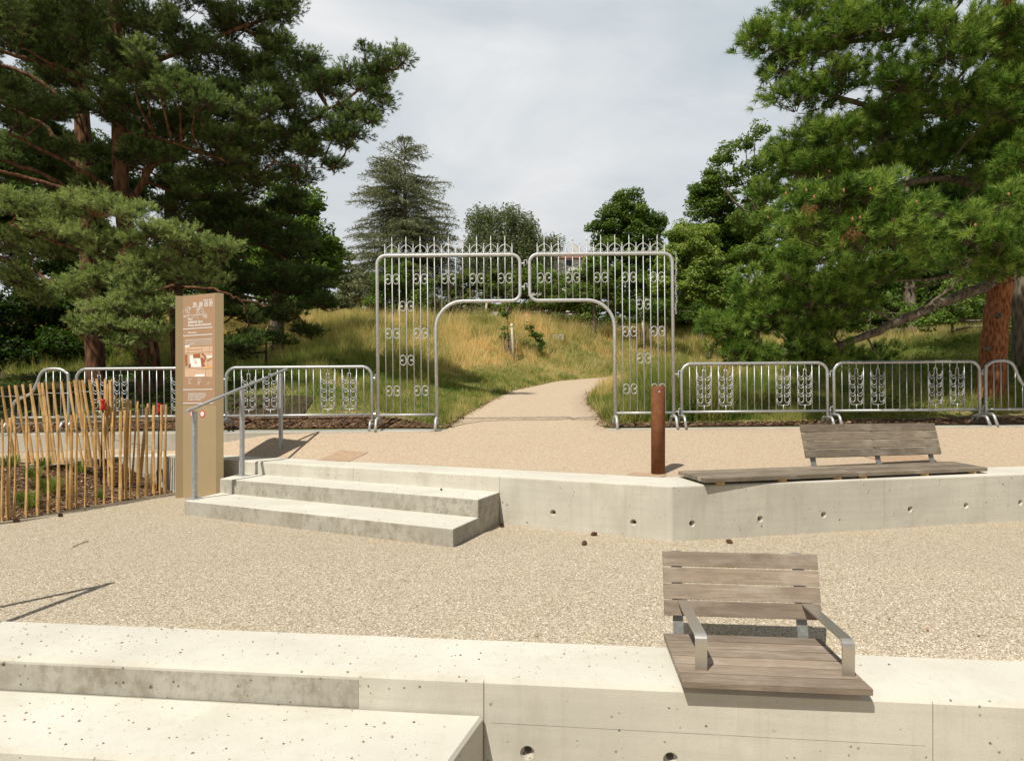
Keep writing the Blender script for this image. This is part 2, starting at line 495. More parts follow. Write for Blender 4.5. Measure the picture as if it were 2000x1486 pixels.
class MB:
    """collects shapes; build() links them as one mesh object"""

    def __init__(self):
        self.v, self.f, self.mi = [], [], []

    def add(self, verts, faces, mi=0):
        k = len(self.v)
        self.v.extend([tuple(p) for p in verts])
        for f in faces:
            self.f.append([i + k for i in f])
            self.mi.append(mi)

    def box(self, c, s, rz=0.0, mi=0, rot=None):
        hx, hy, hz = s[0] / 2, s[1] / 2, s[2] / 2
        vs = [Vector((x, y, z)) for x in (-hx, hx) for y in (-hy, hy) for z in (-hz, hz)]
        R = rot if rot is not None else Matrix.Rotation(rz, 3, 'Z')
        vs = [R @ p + Vector(c) for p in vs]
        self.add(vs, [(0, 1, 3, 2), (4, 6, 7, 5), (0, 4, 5, 1), (2, 3, 7, 6), (0, 2, 6, 4), (1, 5, 7, 3)], mi)

    def prism(self, poly, z0, z1, mi_side=0, mi_top=0):
        """vertical prism over a plan polygon; z1 may be a list"""
        n = len(poly)
        a = sum(poly[i][0] * poly[(i + 1) % n][1] - poly[(i + 1) % n][0] * poly[i][1] for i in range(n))
        if a < 0:
            poly = poly[::-1]
        zt = z1 if isinstance(z1, (list, tuple)) else [z1] * n
        vs = [(p[0], p[1], z0) for p in poly] + [(p[0], p[1], z) for p, z in zip(poly, zt)]
        self.add(vs, [list(range(n))[::-1]], mi_side)
        k = len(self.v) - 2 * n
        self.f.append([k + n + i for i in range(n)])
        self.mi.append(mi_top)
        for i in range(n):
            j = (i + 1) % n
            self.f.append([k + i, k + j, k + n + j, k + n + i])
            self.mi.append(mi_side)

    def tube(self, pts, r, sides=8, cap=True, mi=0):
        pts = [Vector(p) for p in pts]
        n = len(pts)
        rs = r if isinstance(r, (list, tuple)) else [r] * n
        t0 = (pts[1] - pts[0]).normalized()
        up = Vector((0, 0, 1)) if abs(t0.z) < 0.9 else Vector((0, 1, 0))
        nrm = t0.cross(up).normalized()
        vs = []
        for i in range(n):
            if i == 0:
                t = t0
            elif i == n - 1:
                t = (pts[i] - pts[i - 1]).normalized()
            else:
                t = ((pts[i + 1] - pts[i]).normalized() + (pts[i] - pts[i - 1]).normalized()).normalized()
            nrm = (nrm - t * nrm.dot(t)).normalized()
            bn = t.cross(nrm)
            for k in range(sides):
                a = 2 * math.pi * k / sides
                vs.append(pts[i] + (nrm * math.cos(a) + bn * math.sin(a)) * rs[i])
        fs = []
        for i in range(n - 1):
            for k in range(sides):
                k2 = (k + 1) % sides
                fs.append((i * sides + k, i * sides + k2, (i + 1) * sides + k2, (i + 1) * sides + k))
        if cap:
            fs.append(tuple(range(sides))[::-1])
            fs.append(tuple((n - 1) * sides + k for k in range(sides)))
        self.add(vs, fs, mi)

    def lathe(self, prof, sides=16, c=(0, 0, 0), mi=0):
        vs, fs = [], []
        for (r, z) in prof:
            for k in range(sides):
                a = 2 * math.pi * k / sides
                vs.append((c[0] + r * math.cos(a), c[1] + r * math.sin(a), c[2] + z))
        for i in range(len(prof) - 1):
            for k in range(sides):
                k2 = (k + 1) % sides
                fs.append((i * sides + k, i * sides + k2, (i + 1) * sides + k2, (i + 1) * sides + k))
        fs.append(tuple(range(sides))[::-1])
        fs.append(tuple((len(prof) - 1) * sides + k for k in range(sides)))
        self.add(vs, fs, mi)

    def build(self, name, mats, parent=None, smooth=False, loc=None, bevel=0.0, seg=2):
        me = bpy.data.meshes.new(name)
        o_ = Vector(loc) if loc is not None else Vector((0, 0, 0))
        me.from_pydata([tuple(Vector(p) - o_) for p in self.v], [], self.f)
        for m in (mats if isinstance(mats, (list, tuple)) else [mats]):
            me.materials.append(m)
        me.polygons.foreach_set('material_index', self.mi)
        if smooth:
            me.polygons.foreach_set('use_smooth', [True] * len(me.polygons))
        me.update()
        o = bpy.data.objects.new(name, me)
        C.objects.link(o)
        if parent is not None:
            o.parent = parent
        if loc is not None:
            o.location = loc
        if bevel:
            md = o.modifiers.new('bevel', 'BEVEL')
            md.width = bevel
            md.segments = seg
            md.limit_method = 'ANGLE'
            md.angle_limit = math.radians(30)
        return o


def big_mesh(name, V, nv, mat, parent=None, tone=None, smooth=False, loc=(0, 0, 0), keep_loc=False):
    """fast mesh: V (n,3) with consecutive faces of nv vertices; tone is one value per face"""
    V = np.asarray(V, np.float32) - np.asarray(loc, np.float32)
    n = len(V)
    nf = n // nv
    me = bpy.data.meshes.new(name)
    me.vertices.add(n)
    me.vertices.foreach_set('co', V.ravel())
    me.loops.add(n)
    me.loops.foreach_set('vertex_index', np.arange(n, dtype=np.int32))
    me.polygons.add(nf)
    me.polygons.foreach_set('loop_start', np.arange(0, n, nv, dtype=np.int32))
    if tone is not None:
        at = me.attributes.new('tone', 'FLOAT', 'POINT')
        at.data.foreach_set('value', np.repeat(np.asarray(tone, np.float32), nv))
    me.materials.append(mat)
    me.update(calc_edges=True)
    me.validate()
    o = bpy.data.objects.new(name, me)
    C.objects.link(o)
    if parent is not None:
        o.parent = parent
    elif keep_loc:
        o.location = loc
    return o


def smooth_path(pts, n=6):
    """Catmull-Rom through the points"""
    pts = [Vector(p) for p in pts]
    q = [pts[0] * 2 - pts[1]] + pts + [pts[-1] * 2 - pts[-2]]
    outp = []
    for i in range(1, len(q) - 2):
        p0, p1, p2, p3 = q[i - 1], q[i], q[i + 1], q[i + 2]
        for k in range(n):
            t = k / n
            outp.append(0.5 * ((2 * p1) + (p2 - p0) * t + (2 * p0 - 5 * p1 + 4 * p2 - p3) * t * t + (3 * p1 - p0 - 3 * p2 + p3) * t ** 3))
    outp.append(pts[-1])
    return outp


def round_path(pts, rad, n=7):
    """polyline with rounded corners; rad is one radius or one per point"""
    pts = [Vector(p) for p in pts]
    rads = rad if isinstance(rad, (list, tuple)) else [rad] * len(pts)
    outp = [pts[0]]
    for i in range(1, len(pts) - 1):
        a, b, c = pts[i - 1], pts[i], pts[i + 1]
        d1, d2 = (a - b).normalized(), (c - b).normalized()
        r = rads[i]
        if r <= 0:
            outp.append(b)
            continue
        ang = d1.angle(d2)
        t = r / math.tan(ang / 2)
        p, q = b + d1 * t, b + d2 * t
        cen = b + (d1 + d2).normalized() * (r / math.sin(ang / 2))
        e1, e2 = p - cen, q - cen
        th = e1.angle(e2)
        for k in range(n + 1):
            s = k / n
            outp.append(cen + (e1 * math.sin((1 - s) * th) + e2 * math.sin(s * th)) / math.sin(th))
    outp.append(pts[-1])
    return outp


def vnoise(x, y, seed=0):
    """smooth value noise, 0..1"""
    x, y = np.asarray(x, float), np.asarray(y, float)
    xi, yi = np.floor(x).astype(np.int64), np.floor(y).astype(np.int64)
    fx, fy = x - xi, y - yi
    fx, fy = fx * fx * (3 - 2 * fx), fy * fy * (3 - 2 * fy)

    def h(a, b):
        n = (a * 374761393 + b * 668265263 + seed * 974711) & 0x7fffffff
        n = ((n ^ (n >> 13)) * 1274126177) & 0x7fffffff
        return ((n ^ (n >> 16)) & 0xffff) / 65535.0
    return (h(xi, yi) * (1 - fx) + h(xi + 1, yi) * fx) * (1 - fy) + (h(xi, yi + 1) * (1 - fx) + h(xi + 1, yi + 1) * fx) * fy


def fbm(x, y, seed=0):
    return (vnoise(x, y, seed) + 0.5 * vnoise(2.1 * np.asarray(x), 2.1 * np.asarray(y), seed + 1) + 0.25 * vnoise(4.3 * np.asarray(x), 4.3 * np.asarray(y), seed + 2)) / 1.75


def sstep(a, b, x):
    t = np.clip((np.asarray(x, float) - a) / (b - a), 0, 1)
    return t * t * (3 - 2 * t)


# ------------------------------------------------------------------ terrain
GY = 10.88                                   # the gate's line
LX = [-1.15, -0.97, -0.62, 0.0, 1.09, 1.98, 4.6, 9.0, 16.0]
LY = [10.8, 12.66, 15.3, 19.4, 22.5, 24.6, 27.2, 28.6, 30.0]
RX = [1.58, 1.75, 1.79, 2.25, 2.9, 4.27, 9.0, 16.0]
RY = [10.8, 13.1, 15.3, 18.5, 20.9, 24.6, 26.4, 27.6]


def zgate(x):
    return 0.935 + 0.0085 * np.clip(x, -9, 12)


def zpath(x, y):
    return zgate(x) + 0.1 * (np.minimum(y, 27.5) - 10.88)


def hill(x, y):
    x, y = np.asarray(x, float), np.asarray(y, float)
    base = zpath(x, y)
    xl = np.interp(y, LY, LX)
    yl = np.interp(x, LX, LY)
    d = np.minimum(xl - x, np.where(y > yl, 1.6, 1.0) * (y - yl))
    d = np.where(y > 30, np.maximum(d, (y - yl) * 1.6), d)
    dl = 0.15 * np.log1p(np.exp(np.clip((d - 0.35) / 0.15, -30, 30)))
    dl = np.where(d > 4, d - 0.35, dl)
    fac = 1 - 0.62 * sstep(-4.5, -8.5, x) * (1 - sstep(18, 30, y))
    bl = 2.7 * np.tanh(0.40 * dl / 2.7) * fac * (0.58 + 0.42 * sstep(16, 27, y))
    xr = np.interp(y, RY, RX)
    dr = x - xr - 0.3
    dr = np.where(dr > 4, dr, 0.15 * np.log1p(np.exp(np.clip(dr / 0.15, -30, 30))))
    br = 2.6 * np.tanh(0.165 * dr / 2.6) * sstep(11.0, 17.0, y)
    onleft = d > 0
    z = base + np.where(onleft, bl, br)
    z = z + np.where(onleft, 0.10 * (fbm(x * 0.6, y * 0.6, 3) - 0.5) * sstep(0.6, 2.6, d) * sstep(11.8, 14, y),
                     0.10 * (fbm(x * 0.6, y * 0.6, 4) - 0.5) * sstep(0.6, 2.6, dr) * sstep(11.8, 14, y))
    return z


def ground_at(px, py, y0=11.0, y1=60.0):
    """where the sight line through a photo pixel meets the hill"""
    for y in np.arange(y0, y1, 0.1):
        p = W(px, py, y)
        if hill(p[0], p[1]) >= p[2]:
            return p
    return W(px, py, y1)


# ------------------------------------------------------------------ ground sheets
def grid_sheet(name, xs, ys, zf, mat, yf=None, kind='structure'):
    """sheet over a grid; yf(x, t) may bend the rows"""
    nx, ny = len(xs), len(ys)
    X, T = np.meshgrid(xs, ys)
    Y = yf(X, T) if yf else T
    Z = zf(X, Y)
    V = np.stack([X, Y, Z], -1).reshape(-1, 3)
    fs = [(j * nx + i, j * nx + i + 1, (j + 1) * nx + i + 1, (j + 1) * nx + i) for j in range(ny - 1) for i in range(nx - 1)]
    me = bpy.data.meshes.new(name)
    me.from_pydata(V.tolist(), [], fs)
    me.materials.append(mat)
    me.polygons.foreach_set('use_smooth', [True] * len(fs))
    o = bpy.data.objects.new(name, me)
    C.objects.link(o)
    if kind:
        o['kind'] = kind
    return o


xs = np.unique(np.concatenate([np.linspace(-120, -18, 22), np.arange(-18, 18.01, 0.3), np.arange(-3, 5, 0.15), np.linspace(18, 120, 22)]))
ys = np.unique(np.concatenate([np.arange(10.95, 34, 0.25), np.linspace(34, 200, 26)]))
grid_sheet('meadow_hill', xs, ys, hill, M['meadow'])

b = MB()
b.prism([(-250, -200), (250, -200), (250, 9), (250, 11), (-250, 11)], -1.2, -0.62)
o = b.build('ground', M['lower'])
o['kind'] = 'structure'

# the walls' plan
VL = (P(0, 1282, 0.02), P(2000, 1374, 0.02))
fdir = Vector((VL[1][0] - VL[0][0], VL[1][1] - VL[0][1])).normalized()
fnor = Vector((-fdir.y, fdir.x))
f0 = Vector(VL[0][:2])


def fore(s, t=0.0):
    """plan point: s metres along the front wall's face line from the photo's left edge, t metres behind it"""
    q = f0 + fdir * s + fnor * t
    return (q.x, q.y)


def hit(px, a, b_):
    """plan point of the line a-b seen in photo column px"""
    k = (px - 1000) / F
    ax, ay, bx, by = a[0], a[1], b_[0], b_[1]
    t = (k * ay - ax) / ((bx - ax) - k * (by - ay))
    return (ax + (bx - ax) * t, ay + (by - ay) * t)


FA, FB = fore(-4), fore(12)
WA, WB, WC = (-6.45, 10.16), (-5.42, 10.0), (1.57, 6.24)
rdir = Vector((0.968, 0.253)).normalized()
WD = (WC[0] + rdir.x * 9.5, WC[1] + rdir.y * 9.5)
udir = (Vector(WC) - Vector(WB)).normalized()
un = Vector((-udir.y, udir.x))
rn = Vector((-rdir.y, rdir.x))
TH = 0.74
bis = (un + rn).normalized()
CB = (WC[0] + bis.x * TH / bis.dot(un), WC[1] + bis.y * TH / bis.dot(un))
DB = (WD[0] + rn.x * TH, WD[1] + rn.y * TH)
BB = (WB[0] + un.x * TH * 0.75 + 0.02, WB[1] + 0.52)
AB = (WA[0], WA[1] + 0.45)
ZW = 0.545                                     # top of the upper wall

# gravel terrace between the two walls
b = MB()
tp = [fore(-14, 0.25), fore(16, 0.25), (16, 11), (-14, 11)]
b.prism(tp, -0.55, 0.0)
o = b.build('gravel_terrace', M['gravel'])
o['kind'] = 'structure'


def yback(x):
    x = np.asarray(x, float)
    return np.interp(x, [-30, -6.5, -6.44, WB[0], WC[0] + 0.17, WD[0], 30],
                     [9.12, 9.12, WA[1] + 0.2, WB[1] + 0.22, WC[1] + 0.40, WD[1] + 0.4, WD[1] + 5])


def plaza_y(x, t):
    yb = np.minimum(yback(x), 10.6)
    return yb + (10.95 - yb) * t


def plaza_z(x, y):
    yb = np.minimum(yback(x) + 0.42, 10.6)
    far = np.interp(x, [-30, -8.4, -5.9, -4.85, -4.1, -3.2, 14], [0.48, 0.53, 0.665, 0.742, 0.87, 0.90, 1.05])
    far = np.where(x > -3.2, zgate(x) - 0.012, far)
    near = np.where(x < -6.42, 0.495, ZW - 0.006)
    t = np.clip((y - yb) / np.maximum(10.65 - yb, 0.05), 0, 1)
    return near + (far - near) * t


grid_sheet('plaza', np.unique(np.concatenate([np.linspace(-22, -8, 10), np.arange(-8, 12.01, 0.25), np.linspace(12, 24, 8)])),
           np.linspace(0, 1, 22), plaza_z, M['plaza'], plaza_y)

# path up the hill
ly = np.linspace(10.6, 33, 60)
b = MB()
lx = np.interp(ly, LY, LX)
lx[0] = -1.3
rx = np.interp(ly, RY, RX)
rx[0] = 1.62
# sections square to the path's run
nsec = 46
sec = []
lp = smooth_path([(x, y, 0) for x, y in zip([-1.3] + LX[:-1], [10.55] + LY[:-1])], 6)
rp = smooth_path([(x, y, 0) for x, y in zip([1.66] + RX, [10.55] + RY)], 7)


def resample(pts, n):
    d = [0]
    for a, c in zip(pts[:-1], pts[1:]):
        d.append(d[-1] + (c - a).length)
    q = np.linspace(0, d[-1], n)
    return np.stack([np.interp(q, d, [p[i] for p in pts]) for i in range(3)], -1)


lp, rp = resample(lp, nsec), resample(rp, nsec)
vs, fs = [], []
for i in range(nsec):
    for k in range(7):
        q = lp[i] + (rp[i] - lp[i]) * (-0.012, 0.006, 0.2, 0.5, 0.8, 0.994, 1.012)[k]
        if k in (0, 6):
            q = q + np.array([0.05 * (random.random() - 0.5), 0, 0])
        vs.append((q[0], q[1], float(zpath(q[0], q[1])) + 0.004 + 0.018 * float(sstep(10.7, 11.6, q[1])) - (0.05 if k in (0, 6) else 0)))
for i in range(nsec - 1):
    for k in range(6):
        fs.append((i * 7 + k, i * 7 + k + 1, (i + 1) * 7 + k + 1, (i + 1) * 7 + k))
b.add(vs, fs)
o = b.build('path', M['path'], smooth=True)
o['kind'] = 'structure'


# kerb strip under the gate
def kerb_piece(x0, x1, slant0=0.0, slant1=0.0):
    n = 12
    b = MB()
    vs = []
    for i in range(n + 1):
        t = i / n
        xf = x0 + slant0 + (x1 - slant1 - x0 - slant0) * t
        xb = x0 + (x1 - x0) * t
        vs += [(xf, 10.62, 0.2), (xf, 10.62, float(zgate(xf))), (xb, 11.0, float(zgate(xb)) + 0.004), (xb, 11.0, 0.2)]
    fs = []
    for i in range(n):
        a = i * 4
        for k in range(4):
            k2 = (k + 1) % 4
            fs.append((a + k, a + 4 + k, a + 4 + k2, a + k2))
    fs += [(0, 1, 2, 3), (n * 4 + 3, n * 4 + 2, n * 4 + 1, n * 4)]
    b.add(vs, fs)
    o = b.build('kerb', M['concrete_kerb'], bevel=0.012)
    o['kind'] = 'structure'


kerb_piece(-20, -1.08, 0, 0.28)
kerb_piece(1.58, 16, 0.06, 0)

# bark mulch along the kerb
for x0, x1 in ((-20, -1.3), (1.7, 16)):
    n = int((x1 - x0) / 0.2)
    q = np.linspace(x0, x1, n)
    wob = 0.25 * fbm(q * 1.3, q * 0, 8)
    if x0 > 0:
        wob = wob + np.interp(q, [1.7, 3, 6, 16], [-0.35, -0.1, 0.0, 0.7])
    else:
        wob = wob + np.interp(q, [-20, -9, -4, -1.3], [0.5, 0.2, 0, -0.35])
    vs, fs = [], []
    for i in range(n):
        for k in range(4):
            y = 10.99 + (0.62 + wob[i]) * k / 3
            z = float(hill(q[i], max(y, 10.99))) + (0.03 if 0 < k < 3 else (0.012 if k == 0 else -0.03))
            vs.append((q[i], y, z))
    for i in range(n - 1):
        for k in range(3):
            fs.append((i * 4 + k, (i + 1) * 4 + k, (i + 1) * 4 + k + 1, i * 4 + k + 1))
    b = MB()
    b.add(vs, [f[::-1] if False else f for f in fs])
    o = b.build('mulch_strip', M['mulch'], smooth=True)
    o['kind'] = 'structure'

# needle litter under the left pines, coloured dark to stand in for shade
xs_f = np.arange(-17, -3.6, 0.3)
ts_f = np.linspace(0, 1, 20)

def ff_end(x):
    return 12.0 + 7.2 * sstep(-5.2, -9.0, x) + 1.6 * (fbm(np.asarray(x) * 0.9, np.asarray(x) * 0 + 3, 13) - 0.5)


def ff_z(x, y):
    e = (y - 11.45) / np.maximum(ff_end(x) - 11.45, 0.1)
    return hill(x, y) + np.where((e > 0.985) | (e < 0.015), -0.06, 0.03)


grid_sheet('shade_toned_floor', xs_f, np.concatenate([[0], np.linspace(0.02, 0.98, 20), [1.0]]), ff_z, M['shade_toned_litter'], lambda x, t: 11.45 + (ff_end(x) - 11.45) * t)

# planted bed behind the paling fence
ML, MR = Vector(P(-40, 1025, 0)[:2]), Vector(P(327, 963, 0)[:2])
md = (MR - ML).normalized()
mn = Vector((-md.y, md.x))
bed_len = (MR - ML).length


def bed(s, t):
    q = ML + md * s + mn * t
    z = 0.492 * float(sstep(-0.15, 1.35, t)) + 0.03 * (float(fbm(q.x * 3, q.y * 3, 5)) - 0.5) * (1 if 0.05 < t < 2 else 0)
    return (q.x, q.y, z if t > 0.01 else 0.004)


vs, fs = [], []
ss, tt = np.linspace(-2.5, bed_len + 0.12, 44), np.concatenate([[0], np.linspace(0.03, 1.6, 22), [2.2, 3.5]])
for s in ss:
    for t in tt:
        vs.append(bed(s, t))
nt_ = len(tt)
for i in range(len(ss) - 1):
    for k in range(nt_ - 1):
        fs.append((i * nt_ + k, (i + 1) * nt_ + k, (i + 1) * nt_ + k + 1, i * nt_ + k + 1))
b = MB()
b.add(vs, fs)
o = b.build('mulch_bed', M['mulch'], smooth=True)
o['kind'] = 'structure'


# ------------------------------------------------------------------ concrete
def finish(o, cutters=None, at=None):
    """apply the modifiers, with the recesses cut out"""
    if cutters is not None:
        co = cutters.build('recess', M['concrete'])
        if at is not None:
            co.location = at
            bpy.context.view_layer.update()
        bm_ = o.modifiers.new('cut', 'BOOLEAN')
        bm_.operation = 'DIFFERENCE'
        bm_.solver = 'EXACT'
        bm_.object = co
    dg = bpy.context.evaluated_depsgraph_get()
    me = bpy.data.meshes.new_from_object(o.evaluated_get(dg))
    old = o.data
    o.modifiers.clear()
    o.data = me
    bpy.data.meshes.remove(old)
    if cutters is not None:
        bpy.data.objects.remove(co)
    return o


def tie_hole(b, p, nrm, r=0.034):
    """conical recess of a formwork tie, pointing into the wall"""
    n = Vector((nrm[0], nrm[1], 0)).normalized()
    p = Vector(p)
    b.tube([p - n * 0.01, p + n * 0.028, p + n * 0.03, p + n * 0.075], [r * 1.08, r * 0.78, r * 0.55, r * 0.5], 18)


def groove(b, p, nrm, z0, z1, w=0.004):
    a = math.atan2(nrm[0], nrm[1])
    b.box((p[0], p[1], (z0 + z1) / 2), (w, 0.02, z1 - z0), rz=-a)


def wall_point(px, py, a, c):
    q = hit(px, a, c)
    return (q[0], q[1], ZC + (HY - py) / F * q[1])


# upper retaining wall
b = MB()
b.prism([WA, WB, WC, WD, DB, CB, BB, AB], -0.5, ZW, 0, 1)
wall = b.build('retaining_wall', [M['concrete'], M['concrete_top']], bevel=0.018)
tag(wall, 'pale concrete retaining wall bending round the plaza, slatted seat on top', 'retaining wall')
cut = MB()
for px, py in ((1080, 1001), (1237, 1020)):
    tie_hole(cut, wall_point(px, py, WB, WC), un)
for px, py in ((1352, 1022), (1485, 1013), (1609, 1005), (1778, 994), (1887, 987), (1993, 981)):
    tie_hole(cut, wall_point(px, py, WC, WD), rn)
for px in (976, 690, 1727):
    a, c = (WB, WC) if px < 1300 else (WC, WD)
    q = hit(px, a, c)
    groove(cut, q, un if px < 1300 else rn, -0.2, 0.60)
finish(wall, cut)

# the three shallow steps up to the plaza: two blocks against the wall
Z1, Z2 = 0.175, 0.364
s1l, s1r = P(360, 977.5, Z1), P(885, 1032.6, Z1)
s2l, s2r = P(429, 934.5, Z2), P(934, 975, Z2)
q3r = hit(976, WB, WC)
q3l = hit(512, WB, WC)
b = MB()
inn = un * 0.1
b.prism([s1l[:2], s1r[:2], (s2r[0], s2r[1]), (s2r[0] + inn.x, s2r[1] + inn.y), (s2l[0] + inn.x, s2l[1] + inn.y), s2l[:2]], -0.4, Z1, 0, 1)
steps = thing('garden_steps', 'low concrete steps rising from gravel to plaza, lowest risers weathered dark', 'steps', (s1r[0], s1r[1], 0))
lo = Vector((s1r[0], s1r[1], 0))


def shift(b, v):
    b.v = [tuple(Vector(p) - v) for p in b.v]
    return b


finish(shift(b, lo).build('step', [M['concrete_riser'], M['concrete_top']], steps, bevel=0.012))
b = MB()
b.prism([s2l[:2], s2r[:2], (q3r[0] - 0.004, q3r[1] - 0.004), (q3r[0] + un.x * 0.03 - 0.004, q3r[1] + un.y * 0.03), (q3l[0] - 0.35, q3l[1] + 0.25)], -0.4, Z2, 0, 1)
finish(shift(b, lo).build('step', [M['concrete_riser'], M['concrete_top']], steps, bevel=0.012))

# front retaining wall with its own steps at the left
ZF = 0.02
b = MB()
b.prism([fore(-6), fore(11), fore(11, 0.52), fore(-6, 0.52)], -0.9, ZF, 0, 1)
fw = Vector(fore(4.0) + (-0.9,))
fwall = thing('retaining_wall', 'low pale pitted concrete wall carrying the small armchair seat', 'retaining wall', fw)
b.v = [tuple(Vector(p) - fw) for p in b.v]
wall = b.build('wall_body', [M['concrete'], M['concrete_top']], fwall, bevel=0.02, seg=1)
cut = MB()
for px, py in ((1030, 1470), (1310, 1483)):
    tie_hole(cut, wall_point(px, py, FA, FB), fnor, 0.035)
for px in (945, 1822):
    groove(cut, hit(px, FA, FB), fnor, -0.8, 0.06)
ga, gb = (Vector(hit(960, FA, FB)), Vector(hit(1808, FA, FB)))
g0 = (ga + gb) / 2
cut.box((g0[0], g0[1], -0.188), ((gb - ga).length, 0.006, 0.003), rz=math.atan2(fdir.y, fdir.x))
cut.v = [tuple(Vector(p) - fw) for p in cut.v]
finish(wall, cut, fw)

qr = hit(945, FA, FB)
sr = (Vector(qr) - f0).dot(fdir)
b = MB()
fs_ = thing('garden_steps', 'wide pale concrete steps dotted with crumbs below the front wall', 'steps', (qr[0], qr[1], -0.6))
lo = Vector((qr[0], qr[1], -0.6))
sk = -0.10
b.prism([fore(-6, 0.0 - 0.004), fore(sr, -0.004), fore(sr + sk, -0.53), fore(-6, -0.53)], -0.9, -0.15, 0, 1)
finish(shift(b, lo).build('step', [M['concrete'], M['concrete_top']], fs_, bevel=0.014, seg=1))
b = MB()
b.prism([fore(-6, -0.534), fore(sr + sk - 0.003, -0.534), fore(sr + 2 * sk, -1.06), fore(-6, -1.06)], -0.9, -0.31, 0, 1)
finish(shift(b, lo).build('step', [M['concrete'], M['concrete_top']], fs_, bevel=0.014, seg=1))
# dirt-stained riser slab of the front wall at the steps (rough cast face left of the joint)
b = MB()
b.prism([fore(-6, -0.0025), fore(sr - 0.62, -0.0025), fore(sr - 0.62, 0.05), fore(-6, 0.05)], -0.149, -0.012)
b.v = [tuple(Vector(p) - fw) for p in b.v]
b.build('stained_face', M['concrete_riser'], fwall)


# ------------------------------------------------------------------ benches
def plank_rows(b, n, w0, gap, length, thick, x0=0.0, y0=0.0, ztop=0.0, shear=0.0):
    """n planks along x, laid from the front (y0) backwards"""
    for i in range(n):
        y = y0 + i * (w0 + gap) + w0 / 2
        b.box((x0 + length / 2 + shear * (y - y0), y, ztop - thick / 2), (length, w0, thick))


# front seat: one person wide, with two armrests
p0 = P(1332.8, 1329.6, 0.08)
p1 = P(1705.7, 1345.5, 0.08)
ang = math.atan2(p1[1] - p0[1], p1[0] - p0[0])
wd = math.hypot(p1[0] - p0[0], p1[1] - p0[1])
seat1 = thing('wall_bench', 'small brown timber seat with two steel armrests on the front wall', 'bench', (p0[0], p0[1], ZF), (0, 0, ang))
zt = 0.06
b = MB()
plank_rows(b, 6, 0.094, 0.0105, wd, 0.03, ztop=zt)
b.build('seat', M['bench_wood'], seat1, bevel=0.002)
b = MB()
tilt = math.radians(13)
RB = Matrix.Rotation(-tilt, 3, 'X')
bp = Vector((0.012, 0.655, zt + 0.085))
for i in range(4):
    c = bp + RB @ Vector((wd / 2 + 0.004, 0, 0.042 + i * 0.0885))
    b.box(c, (wd + 0.015, 0.028, 0.082), rot=RB)
b.build('backrest', M['bench_wood'], seat1, bevel=0.003)
for xx in (0.085, wd - 0.075):
    b = MB()
    pts = [Vector((xx, 0.56, zt - 0.034)), Vector((xx, 0.645, zt - 0.034)), bp + RB @ Vector((xx - 0.012, 0.022, 0.0)), bp + RB @ Vector((xx - 0.012, 0.022, 0.35))]
    for a, c in zip(pts[:-1], pts[1:]):
        mid, d = (a + c) / 2, (c - a)
        R = d.to_track_quat('Z', 'X').to_matrix()
        b.box(mid, (0.008, 0.055, d.length + 0.004), rot=R) if False else b.box(mid, (0.055, 0.008, d.length + 0.006), rot=Matrix.Rotation(-math.atan2(d.y, d.z), 3, 'X'))
    for k in range(1, 4):
        b.box(bp + RB @ Vector((xx - 0.012, 0.006, k * 0.0885 - 0.003)), (0.055, 0.026, 0.0055), rot=RB)
    b.build('back_support', M['support'], seat1)
    b = MB()
    b.box((xx, 0.32, zt - 0.03 - 0.006), (0.07, 0.56, 0.0115))
    b.build('batten', M['chestnut'], seat1)
    # armrest: bent flat bar
    prof = round_path([(0, 0.128, 0.0), (0, 0.128, 0.163), (0, 0.668, 0.168)], 0.03, 6)
    b = MB()
    hw, tk = 0.0275, 0.005
    vs = []
    for i, q in enumerate(prof):
        t = (prof[min(i + 1, len(prof) - 1)] - prof[max(i - 1, 0)]).normalized()
        nrm = Vector((0, -t.z, t.y))
        for sx, sn in ((-hw, -tk), (hw, -tk), (hw, tk), (-hw, tk)):
            vs.append((xx + 0.022 + sx, q.y + nrm.y * sn, zt + q.z + nrm.z * sn))
    n = len(prof)
    fs = [(0, 3, 2, 1), tuple((n - 1) * 4 + k for k in range(4))]
    for i in range(n - 1):
        for k in range(4):
            k2 = (k + 1) % 4
            fs.append((i * 4 + k, i * 4 + k2, (i + 1) * 4 + k2, (i + 1) * 4 + k))
    b.add(vs, fs)
    b.build('armrest', M['stainless'], seat1)

# long slatted bench on the upper wall
ZS = ZW + 0.068
c0, c1 = Vector(P(1377, 934.8, ZS)), Vector(P(1929, 912.9, ZS))
d0, d1 = Vector(P(1323.6, 919.5, ZS)), Vector(P(1860, 900.5, ZS))
ang = math.atan2(c1.y - c0.y, c1.x - c0.x)
bench = thing('wall_bench', 'long grey slatted bench with one backrest on the upper wall', 'bench', (c0.x, c0.y, ZW), (0, 0, ang))
Rl = Matrix.Rotation(-ang, 3, 'Z')


def loc_(p):
    return Rl @ (Vector(p) - Vector((c0.x, c0.y, ZW)))


